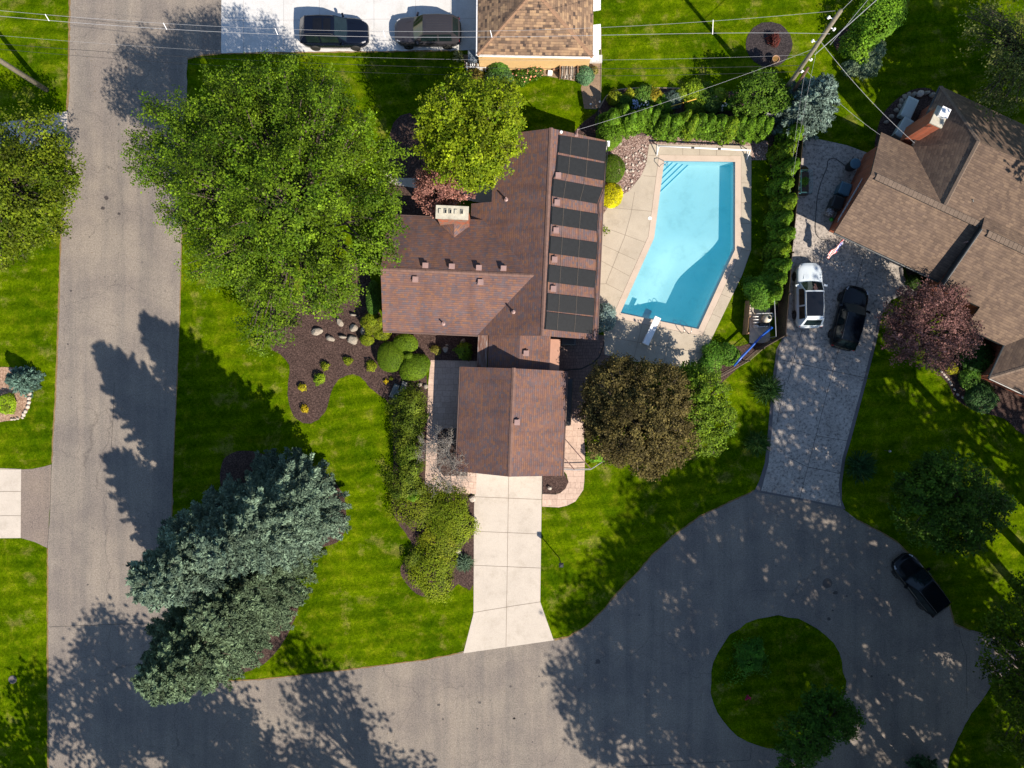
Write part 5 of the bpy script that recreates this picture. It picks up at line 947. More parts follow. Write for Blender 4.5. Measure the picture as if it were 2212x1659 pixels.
# little plants in the mulch
for lab, D, r, a, b in (("small yellow-green plant in the mulch, left one of the middle pair", T(1, 1, 595, 1492), .30, YG1, YG2), ("small yellow-green plant in the mulch, right of the middle pair", T(1, 1, 783, 1450), .28, YG1, YG2), ("small yellow-green plant in the mulch close to the cloud-pruned shrubs", T(1, 1, 985, 1492), .34, YG1, YG2), ("yellow-green plant with a long shadow in the middle of the mulch", T(1, 1, 540, 1598), .38, (.06, .11, .006), (.17, .24, .01)),
        ("sparse yellow plant low in the mulch lobe, upper one", T(1, 2, 390, 42), .26, (.12, .12, .005), (.28, .25, .01)), ("sparse yellow plant at the bottom of the mulch lobe", T(1, 2, 413, 228), .26, (.16, .12, .005), (.32, .25, .01)), ("small olive shrub beside the shaded stones near the breezeway", T(1, 1, 1532, 1355), .30, (.07, .07, .01), (.17, .16, .03)), ("tiny yellow sprig above the slate slabs", T(1, 1, 1110, 1622), .15, (.2, .14, .005), (.35, .28, .01)), ("tiny green sprig in the mulch near the clipped shrubs' lower edge", T(1, 1, 1155, 1600), .12, (.1, .12, .005), (.2, .22, .01)),
        ("low planter herbs in the wire frame", T(3, 0, 335, 1550), .35, (.04, .10, .01), (.12, .22, .02))):
    bush("small_plant", lab, D, r, r*1.6, a, b, "small plant", .10, "small plants dotted in the mulch" if "mulch" in lab else None, rough=.25)
# ------------------------------------------------------------------ cars
def car(label, D, ang, L, Wd, Ht, paint, roofmode="plain", sedan=0, glass=GLASS, group="cars parked on driveways and kerb"):
    c = W(D[0], D[1], 0); r = empty("parked_car", (c.x, c.y, 0), R(ang), label, "car", group); hw = Wd/2; zb_ = Ht*.56
    xs = np.array([-1, -.985, -.95, -.9, -.82, -.72, -.6, -.48, -.36, -.24, -.12, 0, .12, .24, .36, .48, .6, .72, .82, .9, .95, .985, 1])*L/2; xf = L*.20; xr = -L*.475; xtf = L*.045; xtr = -L*.375 if not sedan else -L*.30
    if sedan: xr = -L*.44
    vs = []; fs = []; ns = 13
    for x in xs:
        t = x/(L/2); w_ = hw*(1-.16*max(0, abs(t)-.72)**2/.28**2*(1.15 if t > 0 else .9)-.03*smst(.3, 1, abs(t))); 
        w_ *= math.sqrt(max(.0, 1-(max(0, abs(t)-.74)/.26)**2.4*(.50 if t > 0 else .40)))
        if t > 0: zt = zb_-(zb_-.56*Ht*.86)*smst(.35, 1.0, t)-.10*smst(.88, 1, t)
        else: zt = zb_-.02-.16*smst(.93, 1, -t)
        zl = .24+.10*smst(.85, 1, abs(t))
        half = [(0, zt+.035), (.45*w_, zt+.03), (.78*w_, zt+.0), (.93*w_, zt-.05), (.99*w_, zt-.17), (1.0*w_, .52), (.93*w_, zl)]
        for y, z in half[::-1]+[(-y, z) for y, z in half[1:]]: vs.append((x, y, z))
    for i in range(len(xs)-1):
        for j in range(ns-1): n = i*ns+j; fs.append((n, n+1, n+ns+1, n+ns))
    fs.append(tuple(range(ns))[::-1]); fs.append(tuple((len(xs)-1)*ns+j for j in range(ns)))
    b = mobj("body", vs, fs, paint, r, True); md = b.modifiers.new("s", 'SUBSURF'); md.levels = 1; md.render_levels = 1
    wb = hw*.92; wt = hw*.70; zt = Ht; nx = 10; ny = 8
    def hull(u, v):   # u 0 front..1 rear along x, v -1..1 across; cabin top surface by stations
        st = [(xf, zb_+.01, wb*.94, .10), (xtf, zt-.045, wt, .0), ((xtf+xtr)/2, zt, wt*1.02, 0), (xtr, zt-.035, wt*.97, 0), (xr, zb_+.02, wb*.90, -.06)]
        k = u*4; i = min(3, int(k)); f = k-i; a, b_ = st[i], st[i+1]
        return (a[0]+(b_[0]-a[0])*f+(a[3]+(b_[3]-a[3])*f)*(1-v*v)-(.0), v*(a[2]+(b_[2]-a[2])*f), a[1]+(b_[1]-a[1])*f-.035*v*v)
    U = [0, .125, .25, .31, .4, .5, .6, .69, .75, .875, 1]; V = np.linspace(-1, 1, 9); vs = [hull(u, v) for u in U for v in V]; fs = []; m = len(V)
    for i in range(len(U)-1):
        for j in range(m-1): n = i*m+j; fs.append((n, n+m, n+m+1, n+1))
    nb = len(vs)
    # side skirts of the cabin
    for sgn, j in ((-1, 0), (1, m-1)):
        base = len(vs)
        for i, u in enumerate(U): x, y, z = vs[i*m+j]; vs.append((x if 0 < i < len(U)-1 else x, sgn*wb, zb_-.03))
        for i in range(len(U)-1): q = (i*m+j, (i+1)*m+j, base+i+1, base+i); fs.append(q if sgn > 0 else q[::-1])
    cb = mobj("cabin", vs, fs, paint, r, True); cs = cb.modifiers.new("s", "EDGE_SPLIT"); cs.split_angle = R(38)
    def patch(name, u0, u1, v0, v1, mat, lift=.008, nu=4, nv=6, par=r):
        vv = []; ff = []
        for i in range(nu+1):
            for j in range(nv+1): x, y, z = hull(u0+(u1-u0)*i/nu, v0+(v1-v0)*j/nv); vv.append((x, y, z+lift))
        for i in range(nu):
            for j in range(nv): n = i*(nv+1)+j; ff.append((n, n+nv+1, n+nv+2, n+1))
        return mobj(name, vv, ff, mat, par, True)
    patch("windshield", .02, .235, -.93, .93, glass, .012); patch("rear_window", .79, .95, -.80, .80, glass, .012)
    for sgn in (-1, 1):
        for a, b_ in ((.18, .49), (.52, .74)):
            vv = []; ff = []
            for i in range(7):
                u = a+(b_-a)*i/6; x, y, z = hull(u, sgn); 
                for t in (.10, .88): yy = y+(sgn*wb-y)*t; zz2 = z+(zb_-.03-z)*t; vv.append((x, yy+sgn*.012, zz2+.006))
                if i: n = 2*i; ff.append((n-2, n, n+1, n-1) if sgn > 0 else (n-1, n+1, n, n-2))
            mobj("side_window", vv, ff, glass, r)
    if roofmode == "pano": patch("sunroof", .265, .70, -.86, .86, GLASS2, .014, 8, 6)
    if roofmode == "split":
        patch("sunroof", .30, .42, -.68, .68, GLASS2, .012); patch("sunroof", .45, .60, -.68, .68, GLASS2, .012)
    if roofmode == "ribs":
        for k in range(6): v = -.62+k*.248; m_ = MB(); m_.tube([Vector(hull(.30, v))+Vector((0, 0, .006)), Vector(hull(.5, v))+Vector((0, 0, .008)), Vector(hull(.70, v))+Vector((0, 0, .006))], .014, 5); m_.build("roof_rib", PGRY, r)
    if roofmode != "ribs" or True:
        for sgn in (-1, 1):
            m_ = MB(); m_.tube([Vector(hull(u, sgn*.93))+Vector((0, 0, .05 if 0.27 < u < .72 else .0)) for u in (.26, .30, .5, .68, .74)], .018, 6); m_.build("roof_rail", RIM if roofmode in ("pano", "rails") else DARKM, r)
    for sgn in (-1, 1):
        m_ = MB(); m_.box((xf-.28*L*.2, sgn*(wb+.14), zb_+.06), (.14, .24, .15), sgn*.25); m_.box((xf-.28*L*.2, sgn*(wb+.03), zb_+.01), (.06, .14, .05)); m_.build("mirror", paint, r)
        m_ = MB(); m_.box((L*.432, sgn*hw*.70, Ht*.445), (.26, .20, .08), -sgn*.55, (0, .22)); m_.build("headlight", LENS, r)
        m_ = MB(); m_.box((-L*.470, sgn*hw*.74, Ht*.49), (.07, .22, .13), sgn*.35); m_.build("taillight", RED, r)
        for x in (L*.30, -L*.29):
            wh = bpy.data.objects.new("wheel", None); col.objects.link(wh); wh.parent = r; wh.location = (x, sgn*(hw-.10), .35); wh.rotation_euler = (R(90), 0, 0)
            m_ = MB(); m_.lathe([(.20, -.13), (.33, -.125), (.355, -.09), (.355, .09), (.33, .125), (.20, .13)], n=20); m_.build("tyre", RUB, wh, True)
            m_ = MB(); s2 = 1 if sgn < 0 else -1; m_.lathe([(.21, -.10), (.215, .10)], n=16); m_.lathe([(.05, .09*s2), (.0, .11*s2)], n=10)
            for k in range(5): a = k*1.2566; m_.box((.12*math.cos(a), .12*math.sin(a), .10*s2), (.20, .05, .03), a)
            m_.build("rim", RIM, wh)
    m_ = MB(); m_.box((L/2-.035, 0, .46), (.05, Wd*.5, .20)); m_.build("grille", BPLAST, r)
    for sgn in (-1, 1):
        m_ = MB(); m_.tube([(L*.10, sgn*hw*.998, .78), (L*.02, sgn*hw*1.012, .79)], .018, 5); m_.build("door_handle", paint, r); m_ = MB(); m_.tube([(-L*.14, sgn*hw*.998, .80), (-L*.20, sgn*hw*1.012, .81)], .018, 5); m_.build("door_handle", paint, r)
    m_ = MB(); hz = zb_+.005
    m_.tube([(xf+.18, -hw*.55, zb_+.035-.0), (L*.40, -hw*.40, Ht*.50)], .012, 4); m_.tube([(xf+.18, hw*.55, zb_+.035), (L*.40, hw*.40, Ht*.50)], .012, 4); m_.build("bonnet_crease", paint, r)
    return r
car("glossy black SUV with twin sunroof parked on the white driveway, nose to the right", (727, 80.5), 0, 4.95, 2.0, 1.78, PBLK, "split")
car("dark grey SUV with a ribbed roof parked on the white driveway, nose to the left", (926.8, 78), 180, 4.80, 1.98, 1.76, PGRY, "ribs")
car("white SUV with a long black glass roof parked by the brown fence", (1739.5, 641), 90.3, 4.72, 1.92, 1.68, PWHT, "pano")
car("black SUV with silver roof rails parked beside the white one on the stamped driveway", (1826, 689), 75.5, 4.68, 1.92, 1.66, PBLK2, "rails")
car("black car with red tail lights parked at the grass edge of the turning circle", (1977, 1256.5), 128, 4.85, 1.92, 1.62, PBLK2, "rails")
# ------------------------------------------------------------------ poles and wires
def pole(label, b, t, h, r, mat, cat="utility pole", fit=()):
    B_ = W(b[0], b[1], 0); T_ = W(t[0], t[1], h); o = empty("utility_pole", B_, 0, label, cat); m = MB()
    m.tube([(0, 0, -.1), (T_-B_)*.5, (T_-B_)], [r, r*.85, r*.72], 12); m.build("post", mat, o, True)
    for f, dx, dy in fit:
        q = (T_-B_)*f; m = MB(); m.tube([q+Vector((dx*.3, dy*.3, 0)), q+Vector((dx, dy, 0))], .03, 5); m.lathe([(.05, -.1), (.08, -.06), (.04, 0), (.08, .05), (.04, .12)], q+Vector((dx, dy, 0)), 8); m.build("insulator", CERW, o)
    return B_, T_
PB, PT = pole("tall grey wooden utility pole carrying the overhead wires at the top right", (1672, 229), (1816, 23), 11.3, .17, POLEW, fit=((.93, -.35, .1), (.86, .3, -.12), (.72, -.35, .1), (.55, .3, 0)))
QB, QT = pole("shorter brown stub pole leaning against the tall grey utility pole", (1689, 238), (1745, 147), 5.6, .14, POLEB, fit=((.93, -.25, 0),))
LB, LT = pole("slim grey-green utility pole leaning in at the left edge of the picture", (100, 194), (-184, 14), 11, .19, POLEW)
def wire(label, A_, B_, sag, r=.012, mat=None, n=24, spacers=0, grp=None):
    A_ = Vector(A_); B_ = Vector(B_); pts = []
    for i in range(n+1): t = i/n; p = A_.lerp(B_, t); p.z -= 4*sag*t*(1-t); pts.append(p)
    o = empty("power_line", A_, 0, label, "overhead wire", grp); m = MB(); m.tube([p-A_ for p in pts], r, 5); m.build("cable", mat or WIREM, o); return pts, o
top = PT+Vector((0, 0, -.5)); lt = LT+Vector((0, 0, -.3))
p1, o1 = wire("upper of the two bright overhead wires crossing the top of the picture", lt+Vector((0, .35, .1)), top+Vector((-.2, .1, .3)), 2.75, .008)
o2 = empty("power_line", p1[0], 0, "lower of the two bright overhead wires crossing the top of the picture", "overhead wire"); p2 = [p+Vector((0, -.24-.72*(i/24)**7, -.18-.5*(i/24)**7)) for i, p in enumerate(p1)]
m = MB(); m.tube([p-p1[0] for p in p2], .011, 5); m.build("cable", WIREM, o2)
for t in (3, 6, 9, 12, 15, 18, 21):
    A_, B_ = p1[t], p2[t]; e = (A_-B_)*.1; m = MB(); m.tube([A_+e-p1[0]+Vector((-.05, 0, 0)), B_-e-p1[0]+Vector((.05, 0, 0))], .022, 5); m.build("spacer", CERW, o1)
mid = PB.lerp(PT, .60); ml = LB.lerp(LT, .62)
wire("thin pale telephone wire across the lawn, highest of the lower set", ml+Vector((0, .5, .3)), mid+Vector((-.1, .1, -.2)), 1.9, .005)
wire("black telephone cable across the lawn, middle of the lower set", ml+Vector((0, .1, 0)), mid+Vector((-.2, -.25, -.9)), 1.7, .012, WIRED)
wire("black telephone cable across the lawn, lowest of the lower set", ml+Vector((0, -.1, -.3)), mid+Vector((-.2, -.55, -1.1)), 2.0, .010, WIRED)
wire("twisted service cable from the tall pole to the solar-roofed house", PB.lerp(PT, .66), MAST, .5, .008)
rv = RF.m.transposed() @ RF.loc(WT(3, 0, 1280, 1220, 3.6)) + RF.o
wire("braided black-and-white service cable from the tall pole to the brick house", PB.lerp(PT, .74), rv, .35, .010, WIREM)
wire("thin cable sagging from the stub pole to the brick garage roof corner", QB.lerp(QT, .95), WT(3, 0, 985, 1150, 2.8), .3, .008, WIREM)
wire("bright wire running from the tall pole off the top edge, left one", top+Vector((.1, .1, .1)), W(1900, -60, 10.6), .3, .012)
wire("bright wire running from the tall pole off the top edge, right one", top+Vector((.1, -1.2, -1.0)), W(1925, -60, 10.6), .2, .012)
wire("dark cable running from the pole's middle off the top edge", mid+Vector((.3, 0, 0)), W(1960, -60, 7.5), .2, .022, WIREM)
wire("slack thin wire from the tall pole down along the brown fence, left one", PB.lerp(PT, .72), WT(3, 0, 230, 1590, 1.9), .3, .006)
wire("slack thin wire from the tall pole down along the brown fence, right one", QB.lerp(QT, .9), WT(3, 1, 215, 30, 1.9), .3, .006)
# ------------------------------------------------------------------ fences and rails
def fence(name, label, pts, h, planks, mat, gap=.13, every=2.2, cat="fence", rail=True):
    P = [W(x, y, h) for x, y in pts]; P = [Vector((p.x, p.y, 0)) for p in P]; o = empty(name, P[0], 0, label, cat); m = MB(); rl = MB()
    for i in range(len(P)-1):
        a, b = P[i]-P[0], P[i+1]-P[0]; d = (b-a); L = d.length; d.normalize(); rz = math.atan2(d.y, d.x)
        if planks:
            k = int(L/gap)
            for j in range(k): q = a+d*(j+.5)*L/k; m.box((q.x, q.y, h/2+random.uniform(-.03, .02)), (L/k*.93, .022, h-.06), rz)
        for z in (.35, h-.25) if planks else (.05, h):
            rl.tube([a+Vector((0, 0, z))+Vector((-d.y, d.x, 0))*.04, b+Vector((0, 0, z))+Vector((-d.y, d.x, 0))*.04], .035 if planks else .025, 5)
        if not planks:
            k = int(L/.16)
            for j in range(k): q = a+d*j*L/k; m.tube([q, q+Vector((0, 0, h))], .006, 3)
            for z in np.arange(.15, h, .16): m.tube([a+Vector((0, 0, z)), b+Vector((0, 0, z))], .006, 3)
        k = max(1, int(L/every))
        for j in range(k+1):
            q = a+d*j*L/k; pm = MB(); pm.box((q.x-d.y*.05, q.y+d.x*.05, h/2+.03), (.09, .09, h+.06), rz); pm.build("post", mat, o)
    m.build("panel", mat, o); rl.build("rail", mat, o); return o
fence("wooden_fence", "tall dark brown board fence between the arborvitae row and the stamped driveway", [(1736, 294), (1725, 413), (1712, 545), (1698, 724), (1650, 751)], 1.85, True, DWOOD)
fence("wire_fence", "low wire fence with a grey top rail running down-left from the brown fence", [(1664, 738), (1618, 778), (1552, 816)], 1.2, False, WOOD)
fence("wooden_screen", "short reddish board screen beside the pool pump", [T(2, 1, 2035, 925), T(2, 1, 2010, 1210)], 1.15, True, TWOOD, every=1.0, cat="screen")
fence("wire_fence", "black wire garden fence beside the north-east corner of the solar roof", [T(2, 0, 735, 925), T(2, 0, 722, 1150)], 1.1, False, WIRED)
fence("wire_fence", "pale wire fence corner at the top of the brown fence by the pole", [T(3, 0, 25, 975), T(3, 0, 180, 980), T(3, 0, 268, 1090)], 1.5, False, WIREM)
def railing(label, pts, h=.9, mat=RAILM):
    P = [W(x, y, h) for x, y in pts]; o = empty("handrail", (P[0].x, P[0].y, 0), 0, label, "handrail"); O = Vector((P[0].x, P[0].y, 0)); m = MB(); m.tube([p-O for p in P], .03, 6); m.tube([p-O-Vector((0, 0, .45)) for p in P], .018, 5); m.build("rail", mat, o)
    for i in range(len(P)-1):
        k = max(1, int((P[i+1]-P[i]).length/.9))
        for j in range(k+(i == len(P)-2)): q = P[i].lerp(P[i+1], j/k)-O; m = MB(); m.tube([(q.x, q.y, 0), q], .022, 5); m.build("post", mat, o)
railing("pinkish handrail of the paved steps, the one nearer the garage wall", [T(2, 2, 432, 628), T(2, 2, 530, 745)], .95)
railing("pinkish handrail of the paved steps, the one nearer the bronze maple", [T(2, 2, 527, 572), T(2, 2, 670, 735)], .95)
railing("grey gate rail across the lower end of the railed steps", [T(2, 2, 436, 742), T(2, 2, 535, 748), T(2, 2, 672, 742)], .55, WIREM)
railing("grey edging rail slanting from the steps to the bright green bush", [T(2, 2, 672, 742), T(2, 2, 790, 665)], .35, WIREM)
# ------------------------------------------------------------------ pool furniture
p = WT(2, 1, 1140, 1300, .55); q = WT(2, 1, 1243, 1080, .6); d = (q-p); rz = math.atan2(d.y, d.x)
o = empty("diving_board", (p.x, p.y, 0), rz, "long white diving board over the deep end of the pool", "diving board"); L = math.hypot(d.x, d.y)
m = MB(); m.box((L/2, 0, .60), (L+.12, .47, .06)); b = m.build("board", WMET, o); bv = b.modifiers.new("b", 'BEVEL'); bv.width = .02; bv.segments = 2
m = MB(); m.box((.35, 0, .30), (.7, .40, .52)); m.build("stand", CERW, o); m = MB(); m.tube([(L*.55, -.22, .03), (L*.55, -.22, .57), (L*.55, .22, .57), (L*.55, .22, .03)], .025, 6); m.build("fulcrum", STEEL, o)
def ladder(label, a, b, rails, h=.8):
    A_ = W(*a); B_ = W(*b); d = (B_-A_); L = d.length; o = empty("pool_ladder", A_, math.atan2(d.y, d.x), label, "pool ladder")
    for y in ((-.26, .26) if rails == 2 else (0,)):
        m = MB(); m.tube([(0, y, 0), (0, y, h*.75), (L*.2, y, h), (L*.55, y, h), (L*.85, y, h*.6), (L, y, -.6)], .024, 8); m.build("rail", STEEL, o, True)
    if rails == 2:
        for z in (-.2, -.45): m = MB(); m.box((L-.02, 0, z), (.1, .5, .03)); m.build("step", STEEL, o)
ladder("chrome ladder at the bottom right end of the pool", T(2, 1, 1475, 1215), T(2, 1, 1480, 1150), 2, .7)
ladder("chrome grab rail beside the corner steps of the pool", T(2, 0, 1255, 1425), T(2, 0, 1330, 1405), 1, .7)
a = WT(2, 0, 1255, 1245, .8); b = WT(2, 0, 2035, 1282, .8); o = empty("pool_cover_reel", (a.x, a.y, 0), math.atan2((b-a).y, (b-a).x), "long white pool cover reel along the top end of the pool", "cover reel"); L = (b-a).length
m = MB(); m.tube([(0, 0, .8), (L, 0, .8)], .055, 10); m.build("roller", WMET, o, True)
for x in (0, L):
    m = MB(); m.tube([(x, .05, .8), (x-.0, -.42, .05)], .035, 6); m.tube([(x, .05, .8), (x, .32, .05)], .03, 6); m.tube([(x, -.45, .06), (x, .38, .06)], .03, 6); m.build("stand", WMET, o)
for f in (.35, .64): m = MB(); m.tube([(L*f, 0, .8), (L*f+.22, 0, .8)], .075, 10); m.build("clamp", DARKM, o)
p = WT(2, 1, 1175, 232); m = MB(); m.lathe([(.13, 0), (.13, .012), (.10, .02), (0, .02)], (p.x, p.y, .036), 20); props(m.build("skimmer_lid", CERW), "round white skimmer lid set in the deck left of the pool", "skimmer lid")
# pump and filter
p = WT(3, 1, 38, 1082, .9); o = empty("pool_filter", (p.x, p.y, 0), 0, "beige pool filter tank with white plumbing by the fence corner", "pool filter")
m = MB(); m.lathe([(.28, .1), (.33, .2), (.34, .6), (.30, .78), (.20, .88), (.10, .92)], n=20); m.build("tank", TANK, o, True)
m = MB(); m.lathe([(.10, .9), (.12, .95), (.05, 1.02), (0, 1.03)], (.04, .02, 0), 12); m.build("valve", BPLAST, o)
m = MB(); m.tube([(-.75, .35, .15), (-.75, .35, .7), (.35, .35, .7), (.35, .1, .7)], .035, 6)
for k in range(4): m.tube([(-.95+.02*k, .15-.22*k, .1), (-.95, .15-.22*k, .5), (-.65, .15-.22*k, .52), (-.6, .15-.22*k, .15)], .035, 6)
m.tube([(-.9, -.6, .3), (.1, -.55, .35), (.12, -.1, .4)], .035, 6); m.build("pipework", WMET, o, True)
m = MB(); m.box((-.25, -.42, .25), (.5, .26, .3)); m.tube([(-.5, -.42, .3), (.2, -.42, .3)], .13, 10); m.build("pump", DARKM, o)
m = MB(); c_ = WT(2, 1, 2110, 1120); m.box((c_.x-p.x-.0, c_.y-p.y, .03), (1.5, 3.0, .06)); m.build("pad", CONC, o)
m = MB(); a = WT(3, 1, 82, 890, 1.6)-Vector((p.x, p.y, 0)); b = WT(3, 1, 98, 1240, 1.6)-Vector((p.x, p.y, 0)); m.tube([a, b], .03, 6); m.tube([a, (a.x, a.y, 0)], .03, 6); m.tube([b, (b.x, b.y, 0)], .03, 6); m.tube([(-.5, .35, .9), ((a.x+b.x)/2+.05, .36, .9)], .025, 6); m.build("frame", WIREM, o)
pts = [WT(2, 1, x, y, 1.15)+Vector((0, 0, zz)) for x, y, zz in ((2215, 1160, .05), (2120, 1245, -.05), (2030, 1340, 0), (1960, 1410, .03), (1892, 1492, 0))]
m = MB(); m.tube(pts, [.10, .09, .075, .09, .06], 8); props(m.build("rolled_cover", BLUEP, smooth=True), "long rolled-up bright blue pool cover lying along the low wire fence", "rolled cover")
c = WT(2, 1, 1680, 1382, .45); o = empty("plant_pot", (c.x, c.y, 0), 0, "lime-rimmed pot of yellow-green leaves at the lower corner of the deck", "plant pot"); m = MB(); m.lathe([(.18, 0), (.27, .42), (.28, .45), (.24, .45), (.23, .36), (0, .36)], n=18); m.build("pot", plain("lime_pot", (.35, .38, .06), .5, .08), o, True)
n = 160; d = unit(rng.normal(size=(n, 3))); d[:, 2] = np.abs(d[:, 2]); P = d*.2+np.array([0, 0, .42]); tint_mesh("foliage", P, unit(d+rng.normal(0, .4, (n, 3))), d, rng.uniform(.07, .12, n), rng.uniform(.04, .07, n), tintcol(n, (.10, .16, .01), (.25, .3, .012), .15), LEAF, o)
c = WT(3, 0, 98, 500, .5); o = empty("plant_pot", (c.x, c.y, 0), 0, "round pot with a pale rim in the black mulch circle", "plant pot"); m = MB(); m.lathe([(.18, 0), (.26, .45), (.28, .5), (.23, .5), (.22, .42)], n=18); m.build("pot", TWOOD, o, True); m = MB(); m.lathe([(.22, .425), (0, .44)], n=14); m.build("soil", plain("amber_soil", (.16, .09, .02), .9, .3, 10), o)
c = WT(3, 0, 345, 1445, .4); o = empty("plant_pot", (c.x, c.y, 0), 0, "dark pot with autumn-coloured plants against the brown fence", "plant pot"); m = MB(); m.lathe([(.2, 0), (.3, .3), (.27, .3), (.26, .25), (0, .25)], n=14); m.build("pot", BPLAST, o)
n = 120; d = unit(rng.normal(size=(n, 3))); d[:, 2] = np.abs(d[:, 2]); tint_mesh("foliage", d*.26+np.array([0, 0, .28]), unit(d+rng.normal(0, .4, (n, 3))), d, rng.uniform(.08, .14, n), rng.uniform(.04, .07, n), tintcol(n, (.05, .06, .01), (.25, .16, .04), .2), LEAF, o)
c = WT(3, 0, 322, 1382, .5); m = MB(); m.lathe([(.05, .0), (.05, .55), (.24, .58), (.25, .62), (0, .62)], (c.x, c.y, 0), 18); props(m.build("pedestal", plain("pedestal_stone", (.26, .23, .2), .8, .15)), "round grey pedestal by the brown fence above the autumn pot", "pedestal")
# wire planter frame
c = WT(3, 0, 335, 1560, .5); o = empty("garden_planter", (c.x, c.y, 0), 0, "teal wire-framed raised planter against the brown fence", "planter"); m = MB(); m.box((0, 0, .2), (.8, 1.6, .4)); m.build("box", DWOOD, o)
m = MB()
for x in (-.4, .4):
    for y in np.linspace(-.8, .8, 5): m.tube([(x, y, .3), (x, y, .95)], .012, 4)
for z in (.6, .95): m.tube([(-.4, -.8, z), (.4, -.8, z), (.4, .8, z), (-.4, .8, z), (-.4, -.8, z)], .012, 4)
m.build("wire_frame", plain("teal_wire", (.06, .22, .25), .5, .1, bmp=0), o)
# ladder on the brick house wall
a = WT(3, 0, 828, 1545, 1.9); b = WT(3, 1, 622, 265, 1.9); d = (b-a).normalized(); m = MB(); nn = Vector((-d.y, d.x, 0)); up = Vector((0, 0, .36)); L = (b-a).length
for s_ in (Vector((0, 0, 0)), up-nn*.16): m.tube([a+s_, b+s_], .03, 5)
for k in range(int(L/.3)): m.tube([a+d*.3*k, a+d*.3*k+up-nn*.16], .016, 4)
props(m.build("ladder", STEEL), "long aluminium ladder hung on the brick wall above the bins", "ladder")
c = WT(3, 1, 555, 178, .45); o = empty("garden_ball", (c.x, c.y, 0), 0, "mosaic gazing ball with pale chips at the brick garage corner", "garden ornament")
m = MB(); m.lathe([(.03, .1), (.20, .17), (.29, .32), (.32, .46), (.28, .62), (.17, .73), (.0, .77)], n=20); m.build("ball", m_mottle("mosaic", [(.3, (.05, .06, .09)), (.5, (.35, .33, .34)), (.7, (.62, .60, .58))], 26, 2, .01, vor=True), o, True); m = MB(); m.lathe([(.16, 0), (.12, .1), (.2, .15)], n=12); m.add([(-.28, .05, .4), (-.50, .0, .42), (-.55, -.12, .42), (-.28, -.1, .4)], [(0, 1, 2, 3)]); m.build("stand", STEEL, o)
c = WT(3, 1, 577, 238, .3); bm = bmesh.new(); bmesh.ops.create_icosphere(bm, subdivisions=2, radius=.16); me = bpy.data.meshes.new("ball"); bm.to_mesh(me); bm.free(); me.materials.append(plain("green_rubber", (.04, .30, .03), .4, .1, bmp=0)); me.polygons.foreach_set("use_smooth", [True]*len(me.polygons)); bo = bpy.data.objects.new("play_ball", me); bo.location = (c.x, c.y, .18); col.objects.link(bo); props(bo, "small bright green ball below the mosaic gazing ball", "ball")
# hose
def tubething(name, label, cat, pts, r, mat, z=.05, n=5):
    P = catmull(pts, n, closed=False); m = MB(); q = [W(x, y, 0)+Vector((0, 0, z)) for x, y in P]; m.tube(q, r, 6); return props(m.build(name, mat, smooth=True), label, cat)
tubething("garden_hose", "black garden hose curling over the stamped driveway beside the bins", "garden hose", [T(3, 0, 760, 1330), T(3, 0, 700, 1410), T(3, 0, 640, 1380), T(3, 0, 590, 1350), T(3, 0, 540, 1370), T(3, 0, 530, 1430), T(3, 0, 500, 1500), T(3, 0, 460, 1620), T(3, 1, 442, 100), T(3, 1, 430, 300), T(3, 1, 440, 370), T(3, 1, 480, 410), T(3, 1, 540, 420)], .022, WIRED)
# flag
o = empty("flag", (0, 0, 0), 0, "red, white and blue striped flag hanging from the brick garage corner", "flag"); A_ = WT(3, 1, 672, 412, 2.3); e1 = WT(3, 1, 545, 535, 1.5)-A_; e2 = Vector((.14, -.30, -.42)); o.location = (A_.x, A_.y, 0); nu, nv = 20, 13; vs = []; fs = []; idx = []
FR = plain("flag_red", (.42, .025, .035), .8, .08, bmp=0); FW = plain("flag_white", (.62, .58, .56), .8, .05, bmp=0); FB = plain("flag_blue", (.02, .05, .28), .8, .08, bmp=0)
for i in range(nu+1):
    for j in range(nv+1):
        p = e1*(i/nu)+e2*(j/nv); p += Vector((.07*math.sin(j*.9+i*.2), .06*math.sin(i*.5), .04*math.sin(i*.7+j*.5))); vs.append((p.x, p.y, A_.z+p.z))
for i in range(nu):
    for j in range(nv):
        n = i*(nv+1)+j; fs.append((n, n+nv+1, n+nv+2, n+1)); cant = i < 8 and j >= nv-7
        idx.append((1 if (i+j) % 2 and i % 2 == 0 and j % 3 == 1 else 2) if cant else (0 if j % 2 == 0 else 1))
cl = mobj("cloth", vs, fs, None, o, mats=[FR, FW, FB], idx=idx); sd_ = cl.modifiers.new("t", 'SOLIDIFY'); sd_.thickness = .006
m = MB(); m.tube([(-.0, .0, A_.z-.05), (.9, .55, A_.z-.35)], .014, 6); m.tube([(0, 0, A_.z-.05), (e2.x*.9, e2.y*.9, A_.z+e2.z)], .012, 6); m.build("flag_pole", WMET, o)
